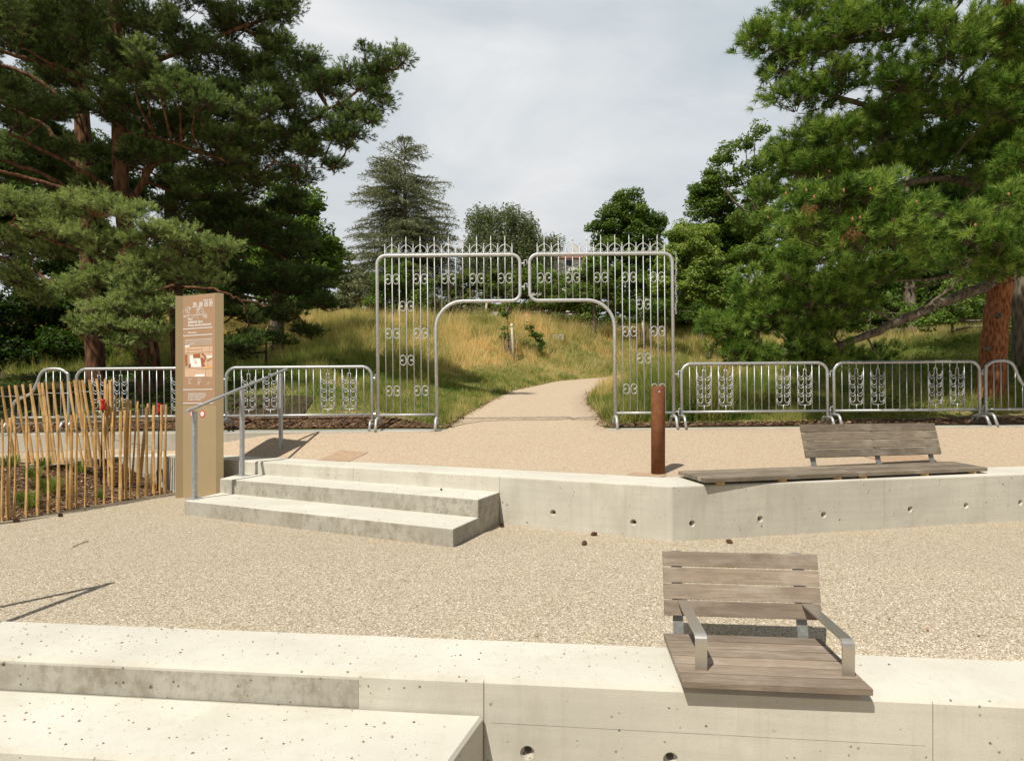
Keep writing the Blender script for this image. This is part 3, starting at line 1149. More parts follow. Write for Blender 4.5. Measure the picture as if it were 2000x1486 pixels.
lc1, ld0, ld1 = loc_(c1), loc_(d0), loc_(d1)
zt = 0.068
b = MB()
nb = 7
for i in range(nb):
    ta, tb = i / nb, (i + 1) / nb - 0.016
    for u0, u1 in ((0.0, 0.4985), (0.5015, 1.0)):
        def q(u, t):
            a = ld0 * t
            e = lc1 + (ld1 - lc1) * t
            return a + (e - a) * u
        pts = [q(u0, ta), q(u1, ta), q(u1, tb), q(u0, tb)]
        b.prism([(p.x, p.y) for p in pts], zt - 0.042, zt)
b.build('seat', M['bench_wood_grey'], bench, bevel=0.003)
for t in (0.05, 0.245, 0.43, 0.52, 0.75, 0.94):
    a = lc1 * t
    e = ld0 + (ld1 - ld0) * t
    b = MB()
    m_ = (a + e) / 2 + Vector((0, 0.0, 0))
    dl = e - a
    b.box((m_.x, m_.y, zt - 0.042 - 0.0125), (0.085, dl.length - 0.05, 0.0245), rz=-math.atan2(dl.x, dl.y))
    b.build('batten', M['chestnut'], bench)
# backrest
e0, e1 = loc_(W(1572, 893.6, 7.52)), loc_(W(1840, 886.0, 8.13))
yb_ = (e0.y + e1.y) / 2
x0b, x1b = e0.x, e1.x
zb_ = zt + 0.105
tilt = math.radians(14)
RB = Matrix.Rotation(-tilt, 3, 'X')
b = MB()
for i in range(4):
    c = Vector(((x0b + x1b) / 2, yb_, zb_)) + RB @ Vector((0, 0, 0.048 + i * 0.103))
    b.box(c, (x1b - x0b, 0.03, 0.095), rot=RB)
b.build('backrest', M['bench_wood_grey'], bench, bevel=0.003)
for t in (0.055, 0.52, 0.93):
    xx = x0b + (x1b - x0b) * t
    b = MB()
    top = Vector((xx, yb_, zb_)) + RB @ Vector((0, 0.022, 0.36))
    bot = Vector((xx, yb_, zb_)) + RB @ Vector((0, 0.022, -0.16))
    d = top - bot
    b.box((top + bot) / 2, (0.075, 0.01, d.length), rot=RB)
    for k in range(1, 4):
        b.box(Vector((xx, yb_, zb_)) + RB @ Vector((0, 0.004, k * 0.103 - 0.004)), (0.075, 0.03, 0.008), rot=RB)
    b.build('back_support', M['support'], bench)

# ------------------------------------------------------------------ bollard
bx, by = P(1288.5, 925, 0.565)[:2]
by += 0.08
bz = float(plaza_z(np.array(bx), np.array(by))) - 0.01
bol = thing('bollard', 'rust brown round steel bollard standing on the plaza edge', 'bollard', (bx, by, bz))
b = MB()
b.lathe([(0.079, 0), (0.079, 1.005), (0.075, 1.012), (0.071, 1.012), (0.071, 0.985)], 40)
b.build('post', M['corten'], bol, smooth=False)
for p_ in bol.children[0].data.polygons:
    p_.use_smooth = abs(p_.normal.z) < 0.5
b = MB()
b.lathe([(0.0705, 0.975), (0.0705, 0.984)], 32)
b.build('cap', M['corten'], bol)
b = MB()
b.tube([(-0.005, -0.0795, 0.945), (-0.005, -0.074, 0.945)], 0.011, 12)
b.build('screw_head', M['galv_pale'], bol)

# ------------------------------------------------------------------ handrails


def handrail(label, bases, tops, rail_a, rail_b, loc):
    h = thing('handrail', label, 'handrail', loc, group=None)
    lo = Vector(loc)
    ra, rb = Vector(rail_a), Vector(rail_b)
    d = rb - ra
    b = MB()
    R = d.to_track_quat('Y', 'Z').to_matrix()
    b.box((ra + rb) / 2 - lo, (0.05, d.length, 0.03), rot=R)
    b.build('rail', M['galv'], h, bevel=0.006)
    for q, zt_ in zip(bases, tops):
        b = MB()
        yaw = math.atan2(-0.47, 0.88)
        b.box(Vector((q[0], q[1], (q[2] + zt_) / 2)) - lo, (0.054, 0.010, zt_ - q[2]), rz=yaw)
        off = Matrix.Rotation(yaw, 3, 'Z') @ Vector((0.0, 0.03, 0))
        b.box(Vector((q[0], q[1], (q[2] + zt_) / 2)) + off - lo, (0.010, 0.05, zt_ - q[2]), rz=yaw)
        po = b.build('post', M['galv'], h)
        b = MB()
        b.box(Vector((q[0] + 0.01, q[1] + 0.01, q[2] + 0.006)) - lo, (0.15, 0.15, 0.012), rz=yaw)
        b.build('base_plate', M['galv'], po)
    return h


b1, b2, b3 = P(377.5, 974, Z1), P(471, 929, Z2), P(547, 890.5, ZW)
t1 = ZC + (HY - 803) / F * b1[1]
t2 = ZC + (HY - 762) / F * b2[1]
t3 = ZC + (HY - 729) / F * b3[1]
handrail('grey galvanised stair handrail on three posts beside the tall sign', [b1, b2, b3], [t1, t2, t3],
         W(364, 803.5, b1[1] - 0.12), W(560, 720.5, b3[1] + 0.12), (b1[0], b1[1], Z1))
h0 = (-3.66, 4.36, 0.0)
handrail('grey handrail of the front steps just outside the left edge', [(-3.45, 4.10, 0.0), (-3.48, 3.05, -0.15)], [1.10, 0.88],
         (-3.44, 4.16, 1.115), (-3.49, 2.8, 0.83), (-3.45, 4.10, 0))

# ------------------------------------------------------------------ tall sign
B0 = Vector(W(357.5, 973.7, 9.25))
Cc = Vector(W(421.8, 968, 8.98))
ang = math.atan2(Cc.y - B0.y, Cc.x - B0.x)
SW = math.hypot(Cc.x - B0.x, Cc.y - B0.y)
sg = thing('park_sign', 'tall bronze folded metal sign with white lettering and park map', 'sign', (B0.x, B0.y, -0.02), (0, 0, ang))
SH = 2.955
A_, D_ = (-0.066, -0.073), (SW + 0.066, 0.073)
b = MB()
b.prism([A_, (0, 0), (SW, 0), D_, (D_[0] - 0.075, D_[1] + 0.05), (SW - 0.17, 0.12), (0.0, 0.12), (A_[0] + 0.0, A_[1] + 0.09)], 0, SH)
b.build('body', M['sign_bronze'], sg)


def zs(pz):
    """height on the sign for a row of the enlarged crop, measured at the left text edge"""
    py = 565 + pz / 6.327
    return ZC + (HY - py) / 135.2 + 0.02


def xsn(xz):
    return (xz - 140) / 410 * SW


def zl(xz, pz):
    """height on the sign for a crop pixel, undoing the perspective slope"""
    py = 565 + pz / 6.327
    s = 134.0 + (xz - 140) / 410 * 4.0
    return ZC + (HY - py) / s + 0.02


b = MB()
b.box((SW / 2, -0.002, (zs(1425) + SH) / 2 - 0.004), (SW - 0.012, 0.004, SH - zs(1425) - 0.012))
b.build('panel', M['sign_brown'], sg)
EP = -0.0062


def text_mesh(lines, name, mat, parent, spacing_bold=False):
    """lines: (text, x, z, size, align)"""
    V, Fc = [], []
    for txt, x, z, size, al in lines:
        cu = bpy.data.curves.new('t', 'FONT')
        cu.body = txt
        cu.size = size * 0.9
        cu.align_x = al
        cu.offset = 0.0008 if size > 0.03 else 0.0006
        to = bpy.data.objects.new('t', cu)
        C.objects.link(to)
        dg = bpy.context.evaluated_depsgraph_get()
        me = bpy.data.meshes.new_from_object(to.evaluated_get(dg))
        k = len(V)
        for v in me.vertices:
            V.append((x + v.co.x, EP, z + v.co.y))
        for p in me.polygons:
            Fc.append([i + k for i in p.vertices])
        bpy.data.objects.remove(to)
        bpy.data.curves.remove(cu)
        bpy.data.meshes.remove(me)
    b = MB()
    b.add(V, Fc)
    return b.build(name, mat, parent)


xt = xsn(208)
text_mesh([('Ville de Lancy', xsn(512), zl(512, 136), 0.036, 'RIGHT')], 'city_lettering', M['ink_white'], sg)
text_mesh([('Parc', xt, zl(208, 384), 0.060, 'LEFT'), ('Adélaïde Sara', xt, zl(208, 424), 0.060, 'LEFT'),
           ('Pictet-de-Rochemont', xt, zl(208, 464), 0.060, 'LEFT')], 'title_lettering', M['ink_white'], sg)
text_mesh([('Informations', xt, zl(208, 548), 0.038, 'LEFT')], 'heading_lettering', M['ink_white'], sg)
text_mesh([('Ce parc est un lieu de détente et de', xt, zl(208, 1295), 0.0275, 'LEFT'),
           ('convivialité. Le silence est de rigueur', xt, zl(208, 1319), 0.0275, 'LEFT'),
           ('de 22 h à 7 h. Merci de respecter', xt, zl(208, 1343), 0.0275, 'LEFT'),
           ('les usagers et le voisinage.', xt, zl(208, 1367), 0.0275, 'LEFT')], 'notice_lettering', M['ink_white'], sg)
sm = [[('Plan du parc', xsn(212), zl(212, 1114), 0.017, 'LEFT')], [('Règlement', xsn(328), zl(328, 1111), 0.018, 'LEFT')], []]
for k, t in enumerate(('Parc', 'Chemin', 'Bâtiment')):
    sm[0].append((t, xsn(216), zl(216, 1140 + k * 14), 0.015, 'LEFT'))
for k, t in enumerate(('Zone de jeux', 'Fontaine', 'Toilettes', 'Jardin')):
    sm[1].append((t, xsn(330), zl(330, 1140 + k * 13), 0.015, 'LEFT'))
for k, t in enumerate(('Vous êtes', 'ici')):
    sm[2].append((t, xsn(450), zl(450, 1162 + k * 14), 0.015, 'LEFT'))
for q_ in sm:
    text_mesh(q_, 'legend_lettering', M['ink_white'], sg)


def strip(b, xa, za, xb, zb, wd_, e=EP):
    """thin flat line on the sign's face"""
    d = Vector((xb - xa, 0, zb - za))
    L_ = d.length
    if L_ < 1e-6:
        return
    n = Vector((-d.z, 0, d.x)) / L_ * wd_ / 2
    b.add([(xa - n.x, e, za - n.z), (xb - n.x, e, zb - n.z), (xb + n.x, e, zb + n.z), (xa + n.x, e, za + n.z)], [(0, 1, 2, 3)])


for pz in (495, 578, 1240, 1408):
    b = MB()
    strip(b, xsn(145), zl(145, pz), xsn(512), zl(145, pz), 0.0095)
    b.build('rule_line', M['ink_white'], sg)
for k, pz in enumerate((629, 647, 668, 693)):
    b = MB()
    strip(b, xsn(170), zl(170, pz), xsn(512), zl(170, pz), 0.005)
    if k == 3:
        strip(b, xsn(170), zl(170, 700), xsn(320), zl(170, 666), 0.004)
    b.build('text_line', M['ink_white'], sg)
# pictograms
for k, xz in enumerate((294, 370, 434, 492)):
    b = MB()
    cx, cz, r = xsn(xz), zl(xz, 193 - k * 5), 0.030
    for (a, c, d, e) in ((-1, -1, 1, -1), (1, -1, 1, 1), (1, 1, -1, 1), (-1, 1, -1, -1)):
        strip(b, cx + a * r, cz + c * r, cx + d * r, cz + e * r, 0.007)
    if k == 0:
        for a in (-0.4, 0.3):
            strip(b, cx - 0.02, cz + a * r, cx + 0.02, cz + a * r + 0.012, 0.009)
        strip(b, cx, cz - 0.02, cx + 0.012, cz + 0.02, 0.010)
    elif k == 1:
        strip(b, cx - 0.018, cz + 0.012, cx + 0.018, cz + 0.012, 0.010)
        strip(b, cx - 0.012, cz - 0.02, cx - 0.012, cz + 0.01, 0.009)
        strip(b, cx + 0.012, cz - 0.02, cx + 0.012, cz + 0.01, 0.009)
    elif k == 2:
        strip(b, cx - 0.02, cz - 0.012, cx + 0.02, cz + 0.018, 0.011)
        strip(b, cx + 0.008, cz - 0.02, cx + 0.008, cz + 0.02, 0.008)
    else:
        strip(b, cx - 0.022, cz - 0.022, cx + 0.022, cz + 0.022, 0.010)
        strip(b, cx - 0.018, cz + 0.006, cx + 0.004, cz + 0.018, 0.010)
    b.build('pictogram', M['ink_white'], sg)
# line drawing of a twig with flowers
b = MB()
rr = random.Random(3)
px_, pz_ = xsn(150), zl(150, 350)
pts = [(xsn(150), zl(150, 352)), (xsn(205), zl(205, 330)), (xsn(270), zl(270, 320)), (xsn(330), zl(330, 315)), (xsn(400), zl(400, 318)), (xsn(450), zl(450, 352))]
for a, c in zip(pts[:-1], pts[1:]):
    strip(b, a[0], a[1], c[0], c[1], 0.005)
strip(b, xsn(150), zl(150, 330), xsn(215), zl(215, 322), 0.004)
for k in range(34):
    t = rr.random()
    i = min(int(t * 5), 4)
    a, c = pts[i], pts[i + 1]
    f = t * 5 - i
    cx = a[0] + (c[0] - a[0]) * f + rr.uniform(-0.03, 0.03)
    cz = a[1] + (c[1] - a[1]) * f + rr.uniform(-0.03, 0.13 if t < 0.75 else 0.08)
    rad = rr.uniform(0.012, 0.026)
    n = 7
    th = rr.random() * 6
    el = rr.uniform(0.4, 1)
    ring = [(cx + rad * math.cos(th) * math.cos(6.283 * q / n) - el * rad * math.sin(th) * math.sin(6.283 * q / n),
             cz + rad * math.sin(th) * math.cos(6.283 * q / n) + el * rad * math.cos(th) * math.sin(6.283 * q / n)) for q in range(n)]
    for q in range(n):
        a2, c2 = ring[q], ring[(q + 1) % n]
        strip(b, a2[0], a2[1], c2[0], c2[1], 0.0035)
b.build('twig_drawing', M['ink_white'], sg)
# map


def mquad(name, mat, pts, e, parent):
    b = MB()
    b.add([(xsn(x), e, zl(x, z)) for x, z in pts], [tuple(range(len(pts)))[::-1]])
    return b.build(name, mat, parent)


mp_ = mquad('map', M['map_paper'], [(168, 718), (512, 700), (512, 1080), (168, 1084)], -0.0052, sg)
mquad('map_block', M['map_brown'], [(168, 806), (200, 804), (203, 950), (172, 952)], -0.0062, mp_)
mquad('map_block', M['map_brown'], [(274, 800), (362, 792), (362, 852), (274, 852)], -0.0062, mp_)
mquad('map_block', M['map_brown'], [(218, 925), (245, 922), (245, 965), (218, 965)], -0.0066, mp_)
b = MB()
for poly in ([(362, 850), (385, 840), (425, 880), (400, 935), (420, 925), (415, 955), (378, 958)], [(370, 800), (395, 788), (432, 830), (430, 880), (415, 870), (408, 835)],
             [(440, 880), (505, 850), (508, 862), (446, 895)]):
    b.add([(xsn(x), -0.0064, zl(x, z)) for x, z in poly], [tuple(range(len(poly)))[::-1]])
b.build('map_block', M['map_brown'], mp_)
mquad('map_park', M['ink_white'], [(232, 822), (272, 820), (272, 852), (374, 852), (374, 958), (240, 962)], -0.0062, mp_)
mquad('map_pond', M['map_paper'], [(288, 895), (322, 893), (318, 918), (292, 918)], -0.0068, mp_)
mquad('map_tag', M['map_orange'], [(428, 952), (500, 945), (498, 972), (428, 978)], -0.0062, mp_)
mquad('map_tag', M['ink_white'], [(296, 1052), (416, 1046), (416, 1076), (296, 1080)], -0.0062, mp_)
mquad('map_tag', M['ink_white'], [(440, 822), (508, 818), (508, 842), (440, 846)], -0.0062, mp_)
mquad('map_tag', M['ink_white'], [(168, 698), (226, 694), (226, 714), (168, 718)], -0.0062, mp_)
b = MB()
for (x, z, x2, z2) in ((168, 790, 512, 772), (205, 716, 205, 790), (383, 706, 383, 784), (474, 702, 474, 790), (168, 966, 300, 976), (300, 976, 420, 985), (420, 985, 512, 975),
                       (210, 790, 216, 970), (432, 985, 424, 1080), (432, 830, 460, 880), (460, 880, 455, 950), (205, 752, 383, 742)):
    strip(b, xsn(x), zl(x, z), xsn(x2), zl(x2, z2), 0.0045, -0.0072)
b.build('map_road', M['ink_grey'], mp_)
text_mesh([('Parc', xsn(276), zl(276, 868), 0.016, 'LEFT'), ('Pictet-de-Rochemont', xsn(276), zl(276, 882), 0.009, 'LEFT')], 'map_lettering', M['ink_grey'], mp_).location.y = -0.001
# two round no-entry style stickers
for px, py in ((395.9, 808), (376.5, 808)):
    x = (px - 357.5) / (421.8 - 357.5) * SW
    z = ZC + (HY - py) / 135.6 + 0.02
    b = MB()
    b.tube([(x, 0.002, z), (x, -0.004, z)], 0.050, 28)
    st = b.build('sticker', M['red'], sg)
    b = MB()
    b.tube([(x, 0.0, z), (x, -0.0055, z)], 0.037, 28)
    b.build('sticker_centre', M['white'], st)


# ------------------------------------------------------------------ gate of tubular steel
SC = 114.0
TIP = -math.atan(0.0085)                       # the whole run follows the kerb's slight rise


def g2(px, py):
    """photo pixel on the gate line -> local (x, z) from the gate's middle foot"""
    return ((px - 1027.5) / SC, (838.0 - py) / SC)


def foot_arch(b, x, ztop, spread=0.26, r=0.024, zb=0.0):
    """inverted U carrying an upright, legs fore and aft"""
    h = ztop - zb
    pts = round_path([(x, -spread, zb), (x, -spread * 0.62, zb + h), (x, spread * 0.62, zb + h), (x, spread, zb)], h * 0.55, 6)
    b.tube(pts, r, 10)


def curl_loop(cx, cz, hw, hh, sgn):
    """kidney shaped scroll with its cusp turned outwards"""
    base = [(-0.02 + 0.50, 0.02), (0.92, 0.16), (1.0, 0.52), (0.80, 0.90), (0.52, 1.0), (0.22, 0.80), (0.08, 0.30)]
    up = base
    dn = [(x, -z) for x, z in base[::-1]]
    return [(cx + sgn * x * hw, 0.0, cz + z * hh) for x, z in up + dn]


def make_gate(sg_, label):
    """sg_ = -1 left leaf, +1 right leaf (its mirror)"""
    g = thing('gate_panel', label, 'gate panel', (0.2419, GY, float(zgate(0.2419)) + 0.004), (0, TIP, 0), 'gate panels arching over the path')

    def q(px, py):
        x, z = g2(px, py)
        return (x if sg_ < 0 else -x, 0.0, z)
    zr = lambda py: (838.0 - py) / SC
    b = MB()
    pts = [q(739, 816), q(739, 497), q(1018, 497), q(1018, 587), q(853, 587), q(853, 818)]
    b.tube(smooth_frame(pts, [0, 0.15, 0.14, 0.14, 0.47, 0]), 0.0285, 14)
    b.build('frame', M['galv_pale'], g, smooth=True)
    b = MB()
    b.tube([q(741, 808), q(852, 808)], 0.021, 10)
    b.build('bottom_rail', M['galv_pale'], g, smooth=True)
    for px, w_ in ((739, 0.26), (853, 0.22)):
        b = MB()
        foot_arch(b, q(px, 0)[0], zr(815), w_)
        b.build('foot', M['galv_pale'], g, smooth=True)
    for i in range(19):
        px = 754.5 + 13.8 * i
        if i <= 6:
            zb = zr(808)
        else:
            # lower end on the arched tube
            dx = px - 853
            zb = zr(587) if dx > 53 else (zr(587 + 53 - math.sqrt(max(0, 53 ** 2 - (53 - dx) ** 2))) if dx >= 0 else zr(640))
            if i == 7:
                zb = zr(642)
        odd = i % 2
        x = q(px, 0)[0]
        b = MB()
        if odd:
            b.tube([(x, 0, zb), (x, 0, zr(471))], 0.0085, 8)
            b.tube([(x, 0, zr(471)), (x, 0, zr(470.5)), (x, 0, zr(469)), (x, 0, zr(459.5))], [0.011, 0.013, 0.012, 0.003], 8)
        else:
            b.tube([(x, 0, zb), (x, 0, zr(478))], 0.0085, 8)
            b.lathe([(0.004, -0.014), (0.011, -0.007), (0.013, 0), (0.010, 0.008), (0.003, 0.013)], 8, (x, 0, zr(476)))
        b.build('bar', M['galv_pale'], g, smooth=True)
    # scroll crest between the spikes
    for j in range(9):
        px = 754.5 + 13.8 * (2 * j + 1)
        b = MB()
        for s in (-1, 1):
            k = [(0, 476), (5, 478.5), (9.5, 482), (11.8, 487), (10.6, 491.5), (7, 493.2), (3.2, 491.6), (1.8, 488.5), (3.2, 486.6)]
            b.tube(smooth_path([q(px + s * a, z) for a, z in k], 3), 0.0065, 6)
        b.build('crest_scroll', M['galv_pale'], g, smooth=True)
    for i, py in [(1, 543), (5, 543), (9, 543), (13, 543), (17, 543), (3, 596), (1, 649), (5, 649), (3, 701.5), (1, 761), (5, 761)]:
        px = 754.5 + 13.8 * i
        x, _, z = q(px, py)
        b = MB()
        for s in (-1, 1):
            b.tube(smooth_path(curl_loop(x + s * 0.008, z, 0.106, 0.083, s), 3), 0.0075, 6)
        b.box((x, 0, z), (0.035, 0.012, 0.02))
        b.build('scroll', M['galv_pale'], g, smooth=True)
    for px, py in (((1026, 514), (1026, 560)) if sg_ < 0 else ((729.5, 733), (729.5, 806.5))):
        if sg_ < 0:
            x, _, z = q(px, py)
        else:
            x, _, z = q(px, py)
        b = MB()
        hook(b, x, z, 0.052)
        b.build('hook', M['galv_pale'], g)
    return g


def hook(b, x, z, hw):
    """hook and eye coupling between two frames"""
    b.tube([(x - hw, 0.0, z), (x + hw * 0.2, 0.0, z)], 0.013, 6)
    b.tube(round_path([(x + hw * 0.05, 0, z - 0.05), (x + hw * 0.05, 0, z + 0.055), (x + hw, 0, z + 0.055)], 0.02, 4), 0.009, 6)
    b.tube([(x + hw, 0, z + 0.06), (x + hw, 0, z - 0.01)], 0.008, 6)


def smooth_frame(pts, rads):
    return round_path(pts, rads, 10)


make_gate(-1, 'left half of the tall arched gate of galvanised tubes with scrolls')
make_gate(1, 'right half of the arched gate, steel chain wound on its outer post')

# chain hanging along the right outer post
cx0, cz0 = (1319.2 - 1000) / SC, 0
ch = thing('chain', 'short steel link chain hanging on the right gate post', 'chain', (cx0, GY - 0.045, float(zgate(2.8)) + (838 - 500) / SC))
b = MB()
for i in range(30):
    z = -i * 0.0335 - 0.02
    x = 0.008 * math.sin(i * 0.9) + 0.006 * math.sin(i * 0.37)
    ring = []
    for k in range(11):
        a = 2 * math.pi * k / 10
        u, v_ = 0.014 * math.cos(a), 0.027 * math.sin(a)
        ring.append((x + (u if i % 2 else 0.3 * u), (0.3 * u if i % 2 else u), z + v_))
    b.tube(ring, 0.0055, 5, cap=False)
b.tube(round_path([(0.0, 0, 0.0), (-0.01, 0.01, 0.04), (-0.06, 0.05, 0.045)], 0.02, 3), 0.006, 5)
b.build('links', M['galv'], ch, smooth=True)


# ------------------------------------------------------------------ crowd barriers with ear-shaped ornaments
def make_barrier():
    g = thing('barrier', 'b', 'barrier', (0, 0, 0), (0, TIP, 0), 'steel barriers along the kerb')
    WDT, HT = 2.497, 1.095
    b = MB()
    b.tube(smooth_frame([(0, 0, 0.19), (0, 0, HT), (WDT, 0, HT), (WDT, 0, 0.165)], [0, 0.17, 0.17, 0]), 0.025, 12)
    b.build('frame', M['galv'], g, smooth=True)
    b = MB()
    b.tube([(0, 0, 0.272), (WDT, 0, 0.272)], 0.021, 10)
    b.build('bottom_rail', M['galv'], g, smooth=True)
    for x, zt_, sp in ((0.0, 0.205, 0.27), (WDT, 0.165, 0.24)):
        b = MB()
        foot_arch(b, x, zt_, sp, 0.0225)
        b.build('foot', M['galv'], g, smooth=True)
    x0, st = 0.139, 0.1233
    for i in range(19):
        x = x0 + st * i
        if i in (2, 5, 13, 16):
            wheat = MB()
            u = st / 148.0 * 0.985
            zc = lambda p: HT - 0.022 - (p - 130) / 965 * 0.782

            def path(pts, s, r=0.0078):
                wheat.tube(smooth_path([(x + s * a * u, 0, zc(p)) for a, p in pts], 3), r, 6)
            wheat.tube([(x, 0, HT), (x, 0, zc(232))], 0.009, 6)
            wheat.tube([(x - 30 * u, 0, zc(234)), (x + 30 * u, 0, zc(234))], 0.0085, 6)
            wheat.tube([(x, 0, zc(988)), (x, 0, 0.272)], 0.009, 6)
            for s in (-1, 1):
                for k in range(4):
                    y0 = 232 + 180 * k
                    path([(28, y0 if k == 0 else y0 + 6), (28, y0 + 105), (44, y0 + 150), (76, y0 + 168), (110, y0 + 145), (129, y0 + 105), (124, y0 + 68)], s)
                    if k < 3:
                        path([(22, 402 + 180 * k), (42, 440 + 180 * k), (76, 456 + 180 * k), (108, 440 + 180 * k), (131, 400 + 180 * k), (133, 350 + 180 * k)], s)
                path([(0, 990), (75, 990), (112, 972), (131, 930), (133, 870)], s)
            wheat.build('ear_ornament', M['galv'], g, smooth=True)
        else:
            b = MB()
            b.tube([(x, 0, 0.272), (x, 0, HT)], 0.0085, 7)
            b.build('bar', M['galv'], g, smooth=True)
    for z in (0.90, 0.285):
        b = MB()
        hook(b, WDT + 0.05, z, 0.045)
        b.build('hook', M['galv'], g)
    return g


bar0 = make_barrier()
spots = [(1332, 'galvanised barrier just right of the gate, behind the bollard'),
         (1629.5, 'galvanised barrier behind the long bench, below the right pine'),
         (442.5, 'galvanised barrier between the tall sign and the gate'),
         (150.5, 'galvanised barrier behind the paling fence, partly hidden by the sign')]
for i, (px, lab) in enumerate(spots):
    g = bar0 if i == 0 else copy_tree(bar0)
    x = (px - 1000) / SC
    g.location = (x, GY, float(zgate(x)) + 0.004)
    g['label'] = lab


def make_end():
    """short end piece whose top steps down in an S-curve"""
    g = thing('barrier_end', 'e', 'barrier', (0, 0, 0), (0, TIP, 0), 'stepped barrier ends')
    HT = 1.095
    path = [(0, 0, 0.17), (0, 0, 0.93)] + [(0.035, 0, 1.03), (0.15, 0, HT), (0.36, 0, HT), (0.475, 0, 1.02), (0.54, 0, 0.86), (0.63, 0, 0.70), (0.76, 0, 0.625), (0.90, 0, 0.565), (0.955, 0, 0.47), (0.96, 0, 0.36), (0.96, 0, 0.17)]
    b = MB()
    b.tube(smooth_path(path, 5), 0.025, 12)
    b.build('frame', M['galv'], g, smooth=True)
    b = MB()
    b.tube([(0, 0, 0.272), (0.96, 0, 0.272)], 0.021, 10)
    b.build('bottom_rail', M['galv'], g, smooth=True)
    for x, zt_, sp in ((0.0, 0.20, 0.26), (0.96, 0.2, 0.24)):
        b = MB()
        foot_arch(b, x, zt_, sp, 0.0225)
        b.build('foot', M['galv'], g, smooth=True)
    for x, zt_ in ((0.135, 1.07), (0.258, HT), (0.381, HT - 0.01), (0.504, 0.95), (0.627, 0.71), (0.75, 0.63), (0.873, 0.59)):
        b = MB()
        b.tube([(x, 0, 0.272), (x, 0, zt_)], 0.0085, 7)
        b.build('bar', M['galv'], g, smooth=True)
    return g


e1 = make_end()
e2 = copy_tree(e1)
x = (1926.5 - 1000) / SC
e1.location = (x, GY, float(zgate(x)) + 0.004)
e1['label'] = 'short stepped-down barrier end at the right edge'
x = (134.5 - 1000) / SC
e2.location = (x, GY, float(zgate(x)) + 0.004)
e2.rotation_euler = (0, -TIP, math.pi)
e2['label'] = 'short stepped-down barrier end behind the paling fence'

# ------------------------------------------------------------------ chestnut paling fence
fen = thing('paling_fence', 'chestnut paling fence of wired split stakes round the mulch bed', 'fence', (ML.x, ML.y, 0))
fo = Vector((ML.x, ML.y, 0))
pr = random.Random(8)


def pale(bot, top, wdt=0.036, th=0.020, mat='chestnut'):
    bot, top = Vector(bot), Vector(top)
    d = top - bot
    n = 7
    side = Vector((math.cos(pr.uniform(-0.8, 0.8)), math.sin(pr.uniform(-0.8, 0.8)), 0))
    fr = d.normalized().cross(side).normalized()
    side = fr.cross(d.normalized())
    pts5 = [(-1, -0.6), (0.1, -1.0), (1, -0.45), (0.9, 0.7), (-0.8, 0.9)]
    ph = pr.random() * 9
    vs = []
    for i in range(n):
        t = i / (n - 1)
        c = bot + d * t + side * 0.007 * math.sin(ph + 4 * t) + fr * 0.006 * math.sin(ph * 2 + 5 * t)
        k = 1.0 + 0.18 * math.sin(ph * 3 + 6 * t) - 0.12 * t
        if i == n - 1:
            k *= 0.9
        for a, e in pts5:
            vs.append(c + side * a * wdt / 2 * k + fr * e * th / 2 * k - fo)
    fs = [(4, 3, 2, 1, 0), tuple((n - 1) * 5 + k for k in range(5))]
    for i in range(n - 1):
        for k in range(5):
            k2 = (k + 1) % 5
            fs.append((i * 5 + k, i * 5 + k2, (i + 1) * 5 + k2, (i + 1) * 5 + k))
    b = MB()
    b.add(vs, fs)
    b.build('pale', M[mat], fen)


def top_at(px, py, y):
    return Vector(W(px, py, y))


zq = 4.503
front = [(72, 520), (625, 498), (1100, 455), (20, 535), (130, 505), (232, 505), (327, 505), (418, 505), (505, 495), (582, 495), (672, 490), (746, 490), (840, 490), (912, 478), (987, 470), (1060, 465), (1142, 455), (1212, 440), (1282, 430), (1345, 412), (1410, 408), (1452, 405)]
fb, ft = [], []
for x, yt in sorted(front):
    px = x / zq
    q = hit(px, (ML.x, ML.y), (MR.x, MR.y))
    bt = Vector((q[0], q[1], -0.03))
    tp_ = top_at(px + pr.uniform(-0.5, 2.5), 700 + yt / zq, q[1] + pr.uniform(-0.01, 0.01))
    pale(bt, tp_, pr.uniform(0.036, 0.047))
    fb.append(bt)
    ft.append(tp_)
# the run goes on out of the picture
for k in range(1, 5):
    q = ML - md * (0.11 * k) + md * 0.06
    bt, tp_ = Vector((q.x, q.y, -0.03)), Vector((q.x + 0.01, q.y, 1.17))
    pale(bt, tp_)
    fb.insert(0, bt)
    ft.insert(0, tp_)
back = [(372, 214), (700, 190), (15, 245), (78, 236), (140, 234), (200, 226), (268, 222), (338, 216), (404, 210), (468, 207), (540, 203), (608, 200), (664, 190), (732, 190), (792, 186), (854, 180)]
bb_, bt_ = [], []
for k in range(1, 5):
    bb_.insert(0, Vector((-7.4 - 0.13 * k, 9.27, 0.45)))
    bt_.insert(0, Vector((-7.56 - 0.13 * k, 9.27, 1.64)))
    pale(bb_[0], bt_[0])
for x, yt in sorted(back):
    px = x / zq
    tp_ = top_at(px, 700 + yt / zq, 9.25)
    bt = Vector((tp_.x + 0.155 + pr.uniform(-0.03, 0.03), 9.27, 0.45))
    pale(bt, tp_, pr.uniform(0.036, 0.047))
    bb_.append(bt)
    bt_.append(tp_)
